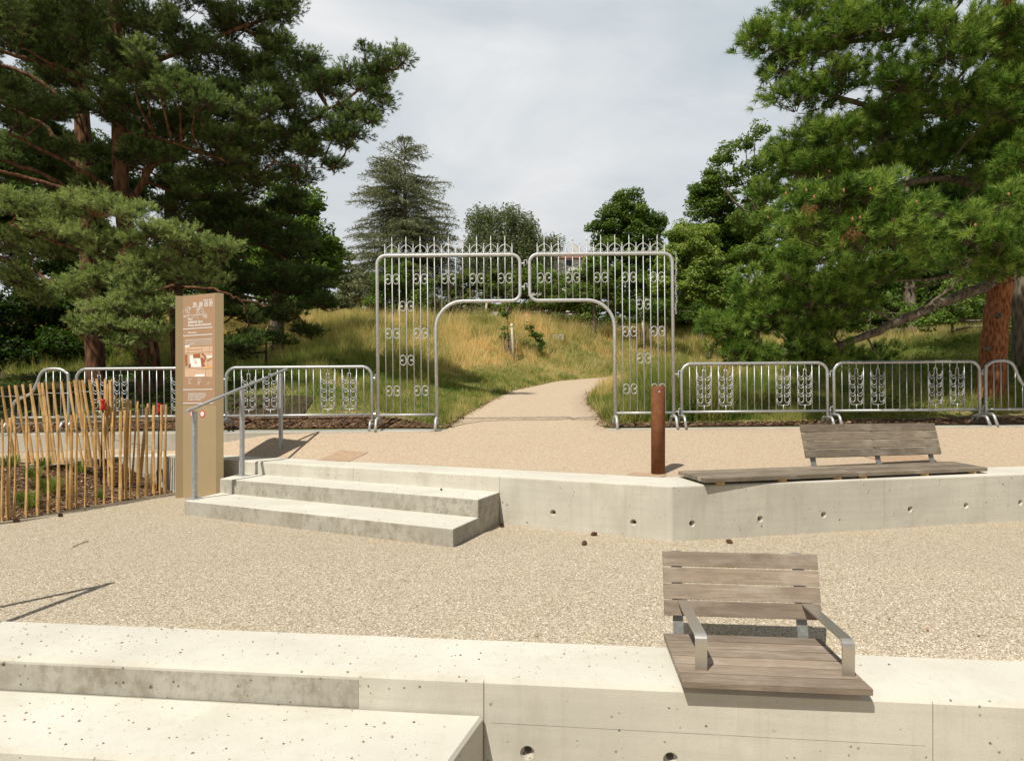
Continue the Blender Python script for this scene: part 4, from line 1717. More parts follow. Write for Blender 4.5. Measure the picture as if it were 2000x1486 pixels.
# corner and return along the wall
ret = [(925, 185, 9.28), (968, 190, 9.3), (988, 182, 9.32), (945, 225, 9.34), (1022, 318, 9.40), (1082, 342, 9.47), (1122, 362, 9.52), (1150, 370, 9.56), (1216, 378, 9.63), (1298, 395, 9.70), (1362, 405, 9.75), (1425, 405, 9.79)]
rb_, rt_ = [], []
for k, (x, yt, yy) in enumerate(ret):
    px = x / zq
    tp_ = top_at(px, 700 + yt / zq, yy)
    lean = 0.02 if k < 4 else -0.09
    t_in = max(0.02, (Vector((tp_.x + lean, yy)) - ML).dot(mn))
    zb = 0.492 * float(sstep(-0.15, 1.35, t_in)) - 0.04
    bt = Vector((tp_.x + lean + pr.uniform(-0.03, 0.03), yy, zb))
    pale(bt, tp_, pr.uniform(0.036, 0.047))
    rb_.append(bt)
    rt_.append(tp_)


def wire(bots, tops, frac, off):
    b = MB()
    for o_ in (0, 1):
        pts = []
        for i, (a, c) in enumerate(zip(bots, tops)):
            q = a + (c - a) * (frac + 0.008 * math.sin(i * 1.7 + frac * 9))
            s = 1 if (i + o_) % 2 else -1
            pts.append(q + off * 0.014 * s - fo)
            if i < len(bots) - 1:
                a2, c2 = bots[i + 1], tops[i + 1]
                q2 = a2 + (c2 - a2) * frac
                pts.append((q + q2) / 2 - fo + Vector((0, 0, 0.004 * (1 if o_ else -1) - 0.006)))
        b.tube(pts, 0.0022, 4)
    b.build('wire', M['wire'], fen)


for f in (0.17, 0.50, 0.84):
    wire(fb, ft, f, Vector((mn.x, mn.y, 0)))
    wire(bb_, bt_, f + 0.03, Vector((0, 1, 0)))
    wire([bb_[-1]] + rb_[4:], [bt_[-1]] + rt_[4:], f, Vector((0.5, 0.8, 0)))

# steel stakes with red caps that hold the paling
for px, yt, yb, dist, lab in ((201, 780, 935, 9.22, 'thin steel stake with red cap at the bend of the paling fence'), (311, 788, 962, 9.72, 'thin steel stake with red cap at the right end of the paling fence')):
    p = Vector(W(px, yt, dist))
    tin = max(0.0, (Vector((p.x, p.y)) - ML).dot(mn))
    zb = 0.492 * float(sstep(-0.15, 1.35, tin))
    sk_ = thing('steel_stake', lab, 'stake', (p.x, p.y, zb), (0, 0, 0), 'red-capped stakes')
    b = MB()
    b.tube([(-0.03, 0, -0.1), (0, 0, p.z - zb - 0.02)], 0.011, 8)
    b.build('rod', M['dark_steel'], sk_, smooth=True)
    b = MB()
    h = p.z - zb
    b.lathe([(0.030, h), (0.034, h - 0.015), (0.026, h - 0.035), (0.022, h - 0.075), (0.029, h - 0.105), (0.029, h - 0.155), (0.022, h - 0.158)][::-1], 14)
    b.build('cap', M['cap_red'], sk_, smooth=True)

# ------------------------------------------------------------------ small things on the ground
# pine cones


def make_cone():
    b = MB()
    n, L_, R_ = 70, 0.062, 0.021
    for i in range(n):
        t = (i + 0.5) / n
        a = i * 2.39996
        r = R_ * math.sin(math.pi * (0.12 + 0.80 * t)) ** 0.8
        z = (t - 0.5) * L_
        d = Vector((math.cos(a), math.sin(a), 0))
        s = Vector((-d.y, d.x, 0))
        c = d * r * 0.55 + Vector((0, 0, z))
        e = d * (r + 0.004) + Vector((0, 0, z + 0.006))
        wd_ = 0.007
        vs = [c - s * wd_ * 0.5, c + s * wd_ * 0.5, e + s * wd_ * 0.7, e - s * wd_ * 0.7, e + Vector((0, 0, -0.005)), c + Vector((0, 0, -0.006))]
        b.add(vs, [(0, 1, 2, 3), (3, 2, 4), (0, 3, 4, 5), (1, 5, 4, 2)])
    b.lathe([(0.006, -L_ / 2), (R_ * 0.6, -L_ / 4), (R_ * 0.62, 0), (R_ * 0.45, L_ / 4), (0.004, L_ / 2)], 10)
    return b


cone_b = make_cone()
pc0 = cone_b.build('pine_cone', M['cone_scale'])
cones = [(980, 1029, 0.0, 'brown pine cone in the corner where the steps meet the wall'), (1160, 1046, 0.0, 'small dark pine cone on gravel close to the upper wall foot, left of the bend'),
         (1141, 1064, 0.0, 'reddish open pine cone lying on the gravel off the wall'), (1425, 1061, 0.0, 'dark pine cone on gravel right of the wall bend, above the small bench'),
         (1842, 899, 0.56, 'pine cone on the plaza just behind the long bench'), (862, 957, 0.37, 'tiny pine cone on the second step'),
         (118, 1009, 0.0, 'pine cone beside the foot of the paling fence'), (32, 1020, 0.0, 'pine cone at the left foot of the paling fence')]
for i, (px, py, z, lab) in enumerate(cones):
    c = pc0 if i == 0 else pc0.copy()
    if i:
        C.objects.link(c)
    p = P(px, py, z)
    k = 1.0 if i not in (5,) else 0.5
    c.location = (p[0], p[1], z + 0.018 * k)
    c.rotation_euler = (1.45, 0.2 * i, 1.1 * i + 0.4)
    c.scale = (k, k, k)
    tag(c, lab, 'pine cone', 'fallen pine cones')

# rust brown cover plates set in the plaza
for px, py, sx, sy, lab in ((668, 892.5, 0.55, 0.5, 'square rust brown cover plate set in the plaza by the steps'), (1755, 894, 0.9, 0.6, 'rust brown cover plate behind the long bench'),
                            (1262, 928.5, 0.42, 0.2, 'narrow rust brown cover plate at the foot of the bollard')):
    z = 0.6
    for _ in range(40):
        p = P(px, py, z)
        z = 0.7 * z + 0.3 * float(plaza_z(np.array(p[0]), np.array(p[1])))
    b = MB()
    n = 4
    rz = -0.5 if px < 1500 else 0.25
    cs, sn = math.cos(rz), math.sin(rz)
    vs = []
    for i in range(n + 1):
        for k in range(n + 1):
            u, v_ = (i / n - 0.5) * sx, (k / n - 0.5) * sy
            x, y = p[0] + u * cs - v_ * sn, p[1] + u * sn + v_ * cs
            vs.append((x, y, float(plaza_z(np.array(x), np.array(y))) + 0.006))
    b.add(vs, [(i * (n + 1) + k, (i + 1) * (n + 1) + k, (i + 1) * (n + 1) + k + 1, i * (n + 1) + k + 1) for i in range(n) for k in range(n)])
    tag(b.build('cover_plate', M['plate'], loc=(p[0], p[1], z)), lab, 'cover plate', 'cover plates in the plaza')

# a yellow leaf on the coping
p = P(582, 894.5, ZW)
b = MB()
rim = [(0.055 * math.cos(a) * (1 + 0.25 * math.cos(5 * a)), 0.05 * math.sin(a) * (1 + 0.25 * math.cos(5 * a)), 0.008 + 0.008 * math.sin(2 * a)) for a in np.linspace(0, 6.283, 21)[:-1]]
b.add([(0, 0, 0.004)] + rim, [(0, i + 1, (i + 1) % 20 + 1) for i in range(20)])
lf = b.build('fallen_leaf', plain('yellow_leaf', (0.62, 0.30, 0.02), 0.6), None)
lf.location = p
tag(lf, 'single yellow fallen leaf on the top step near the handrail', 'leaf')

# twig on the gravel
p, q = P(142, 1068, 0.006), P(172, 1056, 0.006)
b = MB()
b.tube(smooth_path([p, ((p[0] + q[0]) / 2, (p[1] + q[1]) / 2 + 0.02, 0.012), q], 4), 0.004, 5)
tag(b.build('twig', M['bark_grey'], loc=p), 'thin dry twig lying on the gravel at left', 'twig')


# loose bark chips on the mulch
def chips(name, n, sampler, lmin=0.02, lmax=0.07):
    V, tone = [], []
    for _ in range(n):
        c = np.array(sampler())
        a, tl = rng.random() * 6.28, (rng.random() - 0.5) * 0.9
        l_ = lmin + (lmax - lmin) * rng.random() ** 2
        w_ = l_ * (0.18 + 0.3 * rng.random())
        d = np.array([math.cos(a), math.sin(a), math.sin(tl) * 0.6]) * l_ / 2
        s = np.array([-math.sin(a), math.cos(a), 0.5 * (rng.random() - 0.5)]) * w_ / 2
        c = c + np.array([0, 0, 0.008 + abs(d[2])])
        V.extend([c - d - s, c + d - s, c + d + s, c - d + s])
        tone.append(rng.random())
    o = big_mesh(name, np.array(V), 4, M['chips'], tone=tone)
    o['kind'] = 'stuff'


# crumbs of gravel strewn over the concrete tops
def crumbs(name, n, sampler, smin, smax):
    V, tone = [], []
    ico = np.array([(1, 0, 0), (-1, 0, 0), (0, 1, 0), (0, -1, 0), (0, 0, 1), (0, 0, -1)], float)
    fc = [(0, 2, 4), (2, 1, 4), (1, 3, 4), (3, 0, 4), (2, 0, 5), (1, 2, 5), (3, 1, 5), (0, 3, 5)]
    for _ in range(n):
        c = np.array(sampler())
        s = smin + (smax - smin) * rng.random() ** 3
        pts = ico * (s * (0.6 + 0.6 * rng.random((6, 1)))) * np.array([1, 1, 0.6])
        a = rng.random() * 6.28
        R = np.array([[math.cos(a), -math.sin(a), 0], [math.sin(a), math.cos(a), 0], [0, 0, 1]])
        pts = pts @ R.T + c + np.array([0, 0, s * 0.3])
        t = rng.random()
        for f in fc:
            V.extend(pts[list(f)])
            tone.append(t)
    o = big_mesh(name, np.array(V), 3, M['crumbs'], tone=tone)
    o['kind'] = 'stuff'
    return o


def on_fore():
    s = rng.random() ** 1.1 * 5.4 - 0.6
    t = 0.03 + 0.47 * rng.random()
    if s > 3.4 and rng.random() < 0.8:
        s = rng.random() * 3.2
    q = fore(s, t)
    return (q[0], q[1], ZF)


crumbs('gravel_crumbs', 330, on_fore, 0.0025, 0.009)


def on_step():
    q = fore(rng.random() * 2.9 - 0.5, -0.03 - 0.47 * rng.random())
    return (q[0], q[1], -0.15)


crumbs('gravel_crumbs', 240, on_step, 0.0025, 0.009)


def stones(name, n, yr, smin, smax):
    """loose stones of the gravel as small pyramids, denser towards the viewer"""
    y = yr[0] + (yr[1] - yr[0]) * rng.random(n) ** 1.7
    x = (rng.random(n) * 2 - 1) * 0.84 * y
    # keep off the walls and steps
    ok = ((x - f0.x) * fnor.x + (y - f0.y) * fnor.y) > 0.53
    ok &= ((x - WB[0]) * un.x + (y - WB[1]) * un.y) < np.where(x < q3r[0], -1.30, 0.0) - 0.02
    ok &= ((x - WC[0]) * rn.x + (y - WC[1]) * rn.y) < -0.02
    ok &= ((x - ML.x) * mn.x + (y - ML.y) * mn.y) < -0.03
    x, y = x[ok], y[ok]
    n = len(x)
    r = (smin + (smax - smin) * rng.random(n) ** 2)
    a = rng.random(n) * 6.283
    c = np.stack([x, y, np.zeros(n)], -1)
    ring = []
    for k in range(4):
        th = a + k * 1.5708 + rng.normal(size=n) * 0.25
        rr2 = r * (0.65 + 0.6 * rng.random(n))
        ring.append(c + np.stack([np.cos(th) * rr2, np.sin(th) * rr2, r * (rng.random(n) * 0.25 - 0.1)], -1))
    top = c + np.stack([rng.normal(size=n) * r * 0.2, rng.normal(size=n) * r * 0.2, r * (0.45 + 0.45 * rng.random(n))], -1)
    V = np.stack([np.stack([ring[k], ring[(k + 1) % 4], top], 1) for k in range(4)], 1).reshape(-1, 3)
    tone = np.repeat(np.clip(0.52 + rng.normal(size=n) * 0.26, 0, 1), 4)
    o = big_mesh(name, V, 3, M['stones'], tone=tone)
    o['kind'] = 'stuff'


stones('gravel_stones', 95000, (3.3, 8.8), 0.0028, 0.0075)


def on_plaza():
    while True:
        x, y = (rng.random() * 2 - 1) * 8.5, 6.8 + 3.8 * rng.random()
        if y > float(np.minimum(yback(x), 10.4)) + 0.5:
            return (x, y, float(plaza_z(np.array(x), np.array(y))) - 0.004)


chips('plaza_debris', 420, on_plaza, 0.008, 0.028)


def on_terrace():
    while True:
        y = 3.6 + 5 * rng.random()
        x = (rng.random() * 2 - 1) * 0.8 * y
        if ((x - WB[0]) * un.x + (y - WB[1]) * un.y) < (-1.35 if x < 0 else -0.03) and ((x - WC[0]) * rn.x + (y - WC[1]) * rn.y) < -0.03:
            return (x, y, 0.002)


chips('terrace_debris', 160, on_terrace, 0.008, 0.03)


def on_steps():
    i = rng.random() < 0.5
    a, c = (s1l, s1r) if i else (s2l, s2r)
    t, u = rng.random(), 0.04 + 0.5 * rng.random()
    return (a[0] + (c[0] - a[0]) * t + un.x * u, a[1] + (c[1] - a[1]) * t + un.y * u, Z1 if i else Z2)


crumbs('gravel_crumbs', 120, on_steps, 0.003, 0.010)


def on_wall():
    q = hit(450 + rng.random() * 880, WB, WC)
    u = 0.05 + 0.62 * rng.random()
    return (q[0] + un.x * u, q[1] + un.y * u, ZW)


crumbs('gravel_crumbs', 60, on_wall, 0.003, 0.007)


def on_bed():
    while True:
        p = bed(rng.random() * (bed_len + 0.9) - 0.9, rng.random() * 1.7)
        return p


chips('bark_chips', 4200, on_bed)


def on_edge():
    left_ = rng.random() < 0.5
    y = 11.1 + 12 * rng.random() ** 1.4
    x = float(np.interp(y, LY, LX) if left_ else np.interp(y, RY, RX)) + (-0.03 if left_ else 0.03) + rng.normal() * 0.07
    return (x, y, float(zpath(x, y)) + 0.018)


crumbs('path_edge_gravel', 2600, on_edge, 0.006, 0.02)
chips('path_edge_litter', 1500, on_edge, 0.02, 0.08)


def on_strip():
    while True:
        x = rng.random() * 23 - 11
        if -1.5 < x < 1.75:
            continue
        y = 11.0 + 0.62 * rng.random() * (0.6 + 0.4 * float(fbm(x * 1.3, 0.0, 8)))
        return (x, y, float(hill(x, y)) + 0.028)


chips('bark_chips', 5200, on_strip, 0.02, 0.09)


# ================================================================== plants
def unit(a):
    return a / np.maximum(np.linalg.norm(a, axis=-1, keepdims=True), 1e-6)


def rand_dir(n):
    return unit(rng.normal(size=(n, 3)))


UP = np.array([0, 0, 1.0])


def pad_world(p, ry=None):
    px, py, d, rx, rz = p[:5]
    k = d / F
    c = np.array(W(px, py, d))
    a, h = rx * k, rz * k
    b_ = p[5] if len(p) > 5 else (ry if ry else max(0.5 * (a + h), 0.5))
    return c, np.array([a, b_, h])


def clumps_of(pads, size, fill=1.0):
    """centres of foliage clumps spread through the crown's pads"""
    cs, own, pc_ = [], [], []
    for i, p in enumerate(pads):
        c, r = pad_world(p)
        m = max(2, int(fill * 1.15 * (r[0] * r[2] * math.pi) ** 0.75 * r[1] ** 0.5 / size ** 2))
        u = rand_dir(m) * (rng.random((m, 1)) ** 0.45)
        q = c + u * r * 0.88
        cs.append(q)
        own += [i] * m
        pc_.append(np.repeat(c[None], m, 0))
    return np.concatenate(cs), np.array(own), np.concatenate(pc_)


def needles(pos, axis, tone, K, Ln, wn, shoot):
    """brushes of needles round short shoots -> (verts, tone per face)"""
    n = len(pos)
    p = np.repeat(pos, K, 0)
    a = np.repeat(axis, K, 0)
    t = np.tile((np.arange(K) + 0.5) / K, n)
    t = t + rng.normal(size=n * K) * 0.05
    r = rand_dir(n * K)
    perp = unit(r - a * (r * a).sum(-1, keepdims=True))
    ang = np.radians(72 - 46 * t + rng.normal(size=n * K) * 7)[:, None]
    d = unit(a * np.cos(ang) + perp * np.sin(ang) - UP * 0.08)
    s = unit(np.cross(d, rand_dir(n * K)))
    base = p + a * ((t - 0.5) * shoot)[:, None]
    L_ = (Ln * (0.8 + 0.4 * rng.random(n * K)))[:, None]
    V = np.stack([base - s * wn / 2, base + s * wn / 2, base + d * L_], 1).reshape(-1, 3)
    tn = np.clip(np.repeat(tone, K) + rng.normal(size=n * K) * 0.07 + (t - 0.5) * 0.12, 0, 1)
    return V, tn


def sticks(p0, p1, r0, r1):
    """thin three-sided rods as separate quads"""
    d = unit(p1 - p0)
    s = unit(np.cross(d, UP + 0.01 * rand_dir(len(d))))
    b_ = np.cross(d, s)
    V = []
    offs = [s * math.cos(a) + b_ * math.sin(a) for a in (0, 2.094, 4.189)]
    for k in range(3):
        o1, o2 = offs[k], offs[(k + 1) % 3]
        V.append(np.stack([p0 + o1 * r0, p0 + o2 * r0, p1 + o2 * r1, p1 + o1 * r1], 1))
    return np.concatenate(V).reshape(-1, 3)


def trunk_path(pts):
    """(px, py, distance, radius) rows -> path and radii"""
    w_ = [Vector(W(a, b_, d)) for a, b_, d, r in pts]
    sp = smooth_path(w_, 5)
    rr_ = np.interp(np.linspace(0, len(pts) - 1, len(sp)), range(len(pts)), [p[3] for p in pts])
    wob = [float(r * (1 + 0.06 * math.sin(i * 1.9))) for i, r in enumerate(rr_)]
    return sp, wob


def pine(label, trunk, limbs, pads, mats, K, Ln, wn, shoot, clump, per, group, fill=1.0, flat=0.62, upb=0.55, tone0=0.48, extra=None, tsig=0.11, pw=0.4):
    sp, rr_ = trunk_path(trunk)
    base = sp[0].copy()
    base.z = float(hill(base.x, base.y)) - 0.05
    t = thing('pine_tree', label, 'tree', base, group=group)
    sp[0] = base
    b = MB()
    rr_[0] *= 1.12
    b.tube([p - base for p in sp], rr_, 14)
    b.build('trunk', mats[0], t, smooth=True)
    b = MB()
    lim_pts = []
    for lb in limbs:
        q, r = trunk_path(lb)
        q = [p + Vector((random.gauss(0, 0.025), random.gauss(0, 0.025), random.gauss(0, 0.02))) * (0 if i in (0,) else 1) for i, p in enumerate(q)]
        b.tube([p - base for p in q], r, 8)
        lim_pts += q
    allp = np.array([tuple(p) for p in lim_pts + sp])
    allr = allp
    cs, own, pc_ = clumps_of(pads, clump, fill)
    # boughs: trunk or limb -> pad -> clump
    for i, p in enumerate(pads):
        c, r = pad_world(p)
        c = c - np.array([0, 0, r[2] * 0.35])
        dd = np.linalg.norm(allr - c, axis=1) + 0.9 * np.maximum(allr[:, 2] - c[2], 0)
        a = allr[np.argmin(dd)]
        L_ = np.linalg.norm(c - a)
        if L_ < 0.25:
            continue
        mid = (a + c) / 2 + np.array([random.gauss(0, 0.1), random.gauss(0, 0.1), random.gauss(-0.05, 0.06)]) * L_ * 0.6
        r0 = 0.016 + 0.012 * min(L_, 3)
        pth = smooth_path([Vector(a), Vector(mid), Vector(c)], 4)
        b.tube([q - base for q in pth], list(np.linspace(r0, 0.012, len(pth))), 6)
    b.build('branches', mats[1], t, smooth=True)
    n = len(cs)
    und = cs - np.array([0, 0, 0.10])
    pcl = pc_ - np.array([0, 0, 0.25])
    st = sticks(pcl + (und - pcl) * 0.1, und, 0.011, 0.006)
    # tufts
    m = np.maximum(3, (per * (0.6 + 0.8 * rng.random(n))).astype(int))
    ci = np.repeat(np.arange(n), m)
    u = rand_dir(len(ci)) * (rng.random((len(ci), 1)) ** pw)
    u[:, 2] = np.abs(u[:, 2]) * 1.15 - 0.30
    rad = clump * (0.75 + 0.5 * rng.random(n))[ci][:, None]
    pos = cs[ci] + u * rad * np.array([1, 1, flat])
    out_ = unit(pos - pc_[ci] * 1.0)
    ax = unit(unit(u) * 0.75 + out_ * 0.45 + UP * upb + rand_dir(len(ci)) * 0.35)
    ctone = tone0 + rng.normal(size=n) * 0.13
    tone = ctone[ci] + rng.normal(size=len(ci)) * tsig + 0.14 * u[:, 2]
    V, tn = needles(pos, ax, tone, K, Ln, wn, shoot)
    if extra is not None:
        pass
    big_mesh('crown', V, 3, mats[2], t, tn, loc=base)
    sel = rng.random(len(ci)) < 0.35
    st2 = sticks(und[ci][sel], pos[sel] - ax[sel] * shoot * 0.5, 0.005, 0.003)
    big_mesh('twigs', np.concatenate([st, st2]), 4, M['twig'], t, loc=base)
    return t, base, cs


def leaves(pos, nrm, size, asp=0.62):
    """diamond leaves"""
    n = len(pos)
    r = rand_dir(n)
    d = unit(r - nrm * (r * nrm).sum(-1, keepdims=True))
    s = np.cross(nrm, d)
    L_ = (size * (0.7 + 0.6 * rng.random(n)))[:, None]
    q = 0.42
    V = np.stack([pos - d * L_ * 0.5, pos - d * L_ * 0.06 + s * L_ * asp * q, pos + d * L_ * 0.5 - nrm * L_ * 0.12, pos - d * L_ * 0.06 - s * L_ * asp * q], 1)
    return V.reshape(-1, 4, 3).reshape(-1, 3)


def leafy(name, label, cat, base, trunk, pads, mat, size, clump, cover, group=None, bark_='bark_grey', tone0=0.45, fill=1.0, shell=0.35, tip=0.0):
    """broad-leaved tree or shrub: trunk, limbs to every pad, leaf clumps"""
    base = Vector(base)
    t = thing(name, label, cat, base, group=group)
    cs, own, pc_ = clumps_of(pads, clump, fill)
    b = MB()
    sp = [Vector(p[:3]) for p in trunk]
    rr_ = [p[3] for p in trunk]
    pth = smooth_path(sp, 5)
    b.tube([p - base for p in pth], list(np.interp(np.linspace(0, 1, len(pth)), np.linspace(0, 1, len(rr_)), rr_)), 9)
    b.build('trunk' if cat == 'tree' else 'stem', M[bark_], t, smooth=True)
    b = MB()
    allp = np.array([tuple(p) for p in pth])
    for p in pads:
        c, r = pad_world(p)
        dd = np.linalg.norm(allp - c, axis=1) + 1.0 * np.maximum(allp[:, 2] - c[2], 0)
        a = allp[np.argmin(dd)]
        L_ = np.linalg.norm(c - a)
        mid = (a + c) / 2 + rng.normal(size=3) * 0.07 * L_
        pt = smooth_path([Vector(a), Vector(mid), Vector(c)], 4)
        b.tube([q - base for q in pt], list(np.linspace(0.02 + 0.018 * min(L_, 4), 0.015, len(pt))), 6)
    b.build('branches', M[bark_], t, smooth=True)
    n = len(cs)
    area = math.pi * (clump * 0.95) ** 2
    per = max(6, int(cover * area / (0.42 * 0.62 * size * size)))
    m = (per * (0.55 + 0.9 * rng.random(n))).astype(int)
    ci = np.repeat(np.arange(n), m)
    u = rand_dir(len(ci)) * (shell + (1 - shell) * rng.random((len(ci), 1)) ** 0.5)
    u[:, 2] = np.where(u[:, 2] < -0.2, u[:, 2] * 0.5, u[:, 2])
    rad = clump * (0.7 + 0.6 * rng.random(n))[ci][:, None]
    pos = cs[ci] + u * rad * np.array([1, 1, 0.72])
    nrm = unit(unit(u) * 0.55 + UP * 0.5 + rand_dir(len(ci)) * 0.75)
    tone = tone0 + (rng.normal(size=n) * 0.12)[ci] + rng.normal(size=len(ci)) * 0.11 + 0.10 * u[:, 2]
    if tip:
        tone = tone + tip * (rng.random(len(ci)) < 0.08)
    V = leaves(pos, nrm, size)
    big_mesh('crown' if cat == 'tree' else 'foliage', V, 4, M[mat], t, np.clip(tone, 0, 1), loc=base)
    sel = rng.random(len(ci)) < 0.06
    st = sticks(cs[ci][sel], pos[sel], 0.008, 0.004)
    st1 = sticks(pc_, cs, 0.02, 0.009)
    big_mesh('twigs', np.concatenate([st, st1]), 4, M[bark_], t, loc=base)
    return t


def base_of(px, d):
    x = (px - 1000) / F * d
    return (x, d, float(hill(x, d)) - 0.05)


def stem_to(base, px, py, d, r0, r1, wob=0.0):
    e = W(px, py, d)
    b_ = base
    return [(b_[0], b_[1], b_[2], r0), (b_[0] * 0.6 + e[0] * 0.4 + wob, b_[1] * 0.6 + e[1] * 0.4, b_[2] * 0.6 + e[2] * 0.4, r0 * 0.75 + r1 * 0.25), (e[0], e[1], e[2], r1)]


# ------------------------------------------------------------------ left pines
SC_ = (M['bark_orange'], M['bark_orange'], M['needle_scots'])
kw = dict(K=14, Ln=0.068, wn=0.0148, shoot=0.085, clump=0.30, per=50, group='pines at the left', fill=1.7)
padsA = [(60, 60, 16.5, 110, 80), (170, 30, 17, 100, 60), (40, 190, 16, 100, 55), (115, 110, 17.5, 80, 50), (20, 310, 15.5, 70, 45), (60, -70, 16, 140, 60), (230, -60, 16, 110, 60),
         (110, 330, 17.5, 90, 60), (-110, 120, 15.5, 120, 110), (-130, 320, 15, 120, 90), (-150, -80, 15.5, 140, 110), (90, 250, 18, 90, 60), (-260, 230, 14.5, 120, 140), (-280, 20, 14.5, 140, 120),
         (260, 130, 17.5, 70, 60), (300, 260, 18, 80, 60), (60, -200, 16, 180, 90), (-120, -260, 15, 200, 100), (200, -180, 16, 150, 70), (-260, -160, 11.2, 190, 110, 1.2), (-40, -230, 11.5, 180, 100, 1.2), (150, -270, 12, 160, 90, 1.2), (-350, 80, 11.2, 110, 110, 1.0), (-325, 202, 10.2, 150, 110, 1.2), (-550, 30, 10, 170, 140, 1.4), (-300, -15, 11, 150, 120, 1.3), (-420, 250, 11.5, 170, 130, 1.3), (150, 200, 14.6, 46, 26), (175, 60, 14.8, 50, 40), (90, 140, 14.5, 60, 24), (185, 300, 14.8, 30, 20), (320, -260, 12.5, 140, 80, 1.2)]  # includes unseen pads out of frame, added to shade trunks and ground
pine('reddish pine trunk furthest left, standing straight in deep shade',
     [(190, 790, 15.6, 0.24), (182, 620, 15.6, 0.20), (168, 420, 15.6, 0.19), (162, 260, 15.6, 0.18), (150, 100, 15.6, 0.165), (140, -150, 15.6, 0.14)],
     [[(165, 330, 15.6, 0.07), (90, 250, 15.4, 0.05), (0, 200, 15, 0.03)], [(160, 230, 15.6, 0.07), (60, 150, 15.2, 0.05), (-100, 100, 15, 0.03)],
      [(150, 60, 15.6, 0.06), (220, -20, 15.8, 0.04), (260, -80, 16, 0.03)], [(165, 380, 15.6, 0.06), (60, 350, 15.2, 0.05), (-120, 300, 14.8, 0.03)]],
     padsA, SC_, **kw)

padsB = [(480, 40, 15, 100, 55), (555, 15, 15, 48, 32), (430, 120, 14.6, 100, 50), (330, 50, 14.6, 90, 60), (530, -70, 15, 120, 55), (370, -60, 14.5, 120, 60), (545, 95, 15, 45, 35), (450, -170, 14.5, 160, 80), (300, -180, 14, 140, 80),
         (300, 118, 12.6, 45, 32), (345, 155, 12.6, 55, 32), (385, 195, 12.7, 55, 38), (290, 170, 13, 45, 30), (275, 95, 12.6, 18, 20),
         (480, 215, 14, 90, 48), (560, 200, 14.4, 75, 50), (590, 130, 15, 38, 30), (615, 150, 14.6, 30, 30), (645, 165, 14.5, 45, 38), (695, 155, 14.5, 50, 36), (745, 135, 14.5, 40, 32), (790, 116, 14.5, 24, 18), (605, 108, 14.6, 14, 16), (712, 108, 14.6, 14, 12),
         (705, 210, 14.5, 50, 42), (745, 185, 14.6, 30, 28), (655, 245, 14.5, 55, 42), (600, 300, 14.6, 45, 34), (560, 265, 14.5, 65, 44), (680, 272, 14.6, 38, 26), (655, 318, 14.6, 30, 14),
         (410, 290, 14, 105, 44), (330, 230, 14.2, 80, 42), (500, 330, 15, 85, 42), (590, 345, 15.2, 36, 26), (415, 370, 15.5, 100, 40), (330, 340, 16, 80, 40), (240, 280, 15.5, 40, 50), (225, 95, 13.2, 44, 36), (250, 195, 13.2, 40, 30), (210, 215, 13.3, 34, 24), (160, 20, 13.3, 80, 30), (60, 40, 13.2, 90, 34), (100, 210, 13.4, 46, 20), (-40, 30, 12, 120, 60), (260, 30, 13.2, 50, 30), (130, 130, 13.6, 60, 40), (215, 160, 13.3, 44, 30), (115, 285, 13.6, 70, 24), (30, 190, 13.2, 60, 30), (170, 90, 13.5, 50, 30), (40, 240, 13.2, 46, 16), (290, 300, 13.6, 60, 30), (400, 240, 14.3, 70, 40), (470, 280, 14.3, 70, 36), (450, 170, 14.6, 60, 30), (505, 130, 14.8, 40, 40), (340, 400, 15, 70, 30), (190, 360, 14.6, 40, 22)]
lim = [[(252, 400, 14.0, 0.085), (298, 325, 14, 0.075), (345, 278, 14, 0.065), (420, 215, 14, 0.045), (500, 190, 14.2, 0.03)],
       [(240, 395, 14, 0.06), (180, 345, 13.6, 0.05), (90, 298, 13.2, 0.04), (15, 258, 12.8, 0.03)],
       [(238, 415, 14, 0.055), (150, 375, 13.4, 0.05), (70, 335, 13, 0.045), (0, 312, 12.7, 0.035)],
       [(232, 230, 14, 0.07), (140, 150, 13.6, 0.06), (60, 118, 13.3, 0.05), (-10, 100, 13, 0.03)],
       [(232, 260, 14, 0.05), (290, 268, 13.6, 0.04), (370, 290, 13.5, 0.03), (450, 320, 13.8, 0.02)],
       [(232, 170, 14, 0.045), (130, 135, 13.3, 0.035), (40, 92, 13, 0.025)],
       [(350, 290, 14, 0.06), (440, 300, 14.2, 0.05), (540, 270, 14.4, 0.045), (640, 215, 14.5, 0.035), (760, 140, 14.5, 0.02)],
       [(228, 150, 14, 0.07), (380, 90, 14.5, 0.05), (540, 30, 15, 0.03)], [(226, 20, 14, 0.06), (330, -50, 14.4, 0.045), (470, -90, 14.8, 0.03)],
       [(345, 280, 14, 0.02), (430, 255, 13.9, 0.015), (560, 320, 14.5, 0.012), (640, 330, 14.6, 0.008)]]
pine('tall forked pine with a bough reaching far right over the grass',
     [(308, 790, 14.1, 0.22), (285, 650, 14.1, 0.18), (264, 560, 14.05, 0.17), (240, 400, 14, 0.16), (231, 200, 14, 0.15), (226, 20, 14, 0.16), (222, -220, 14, 0.11)],
     lim, padsB, SC_, **kw)

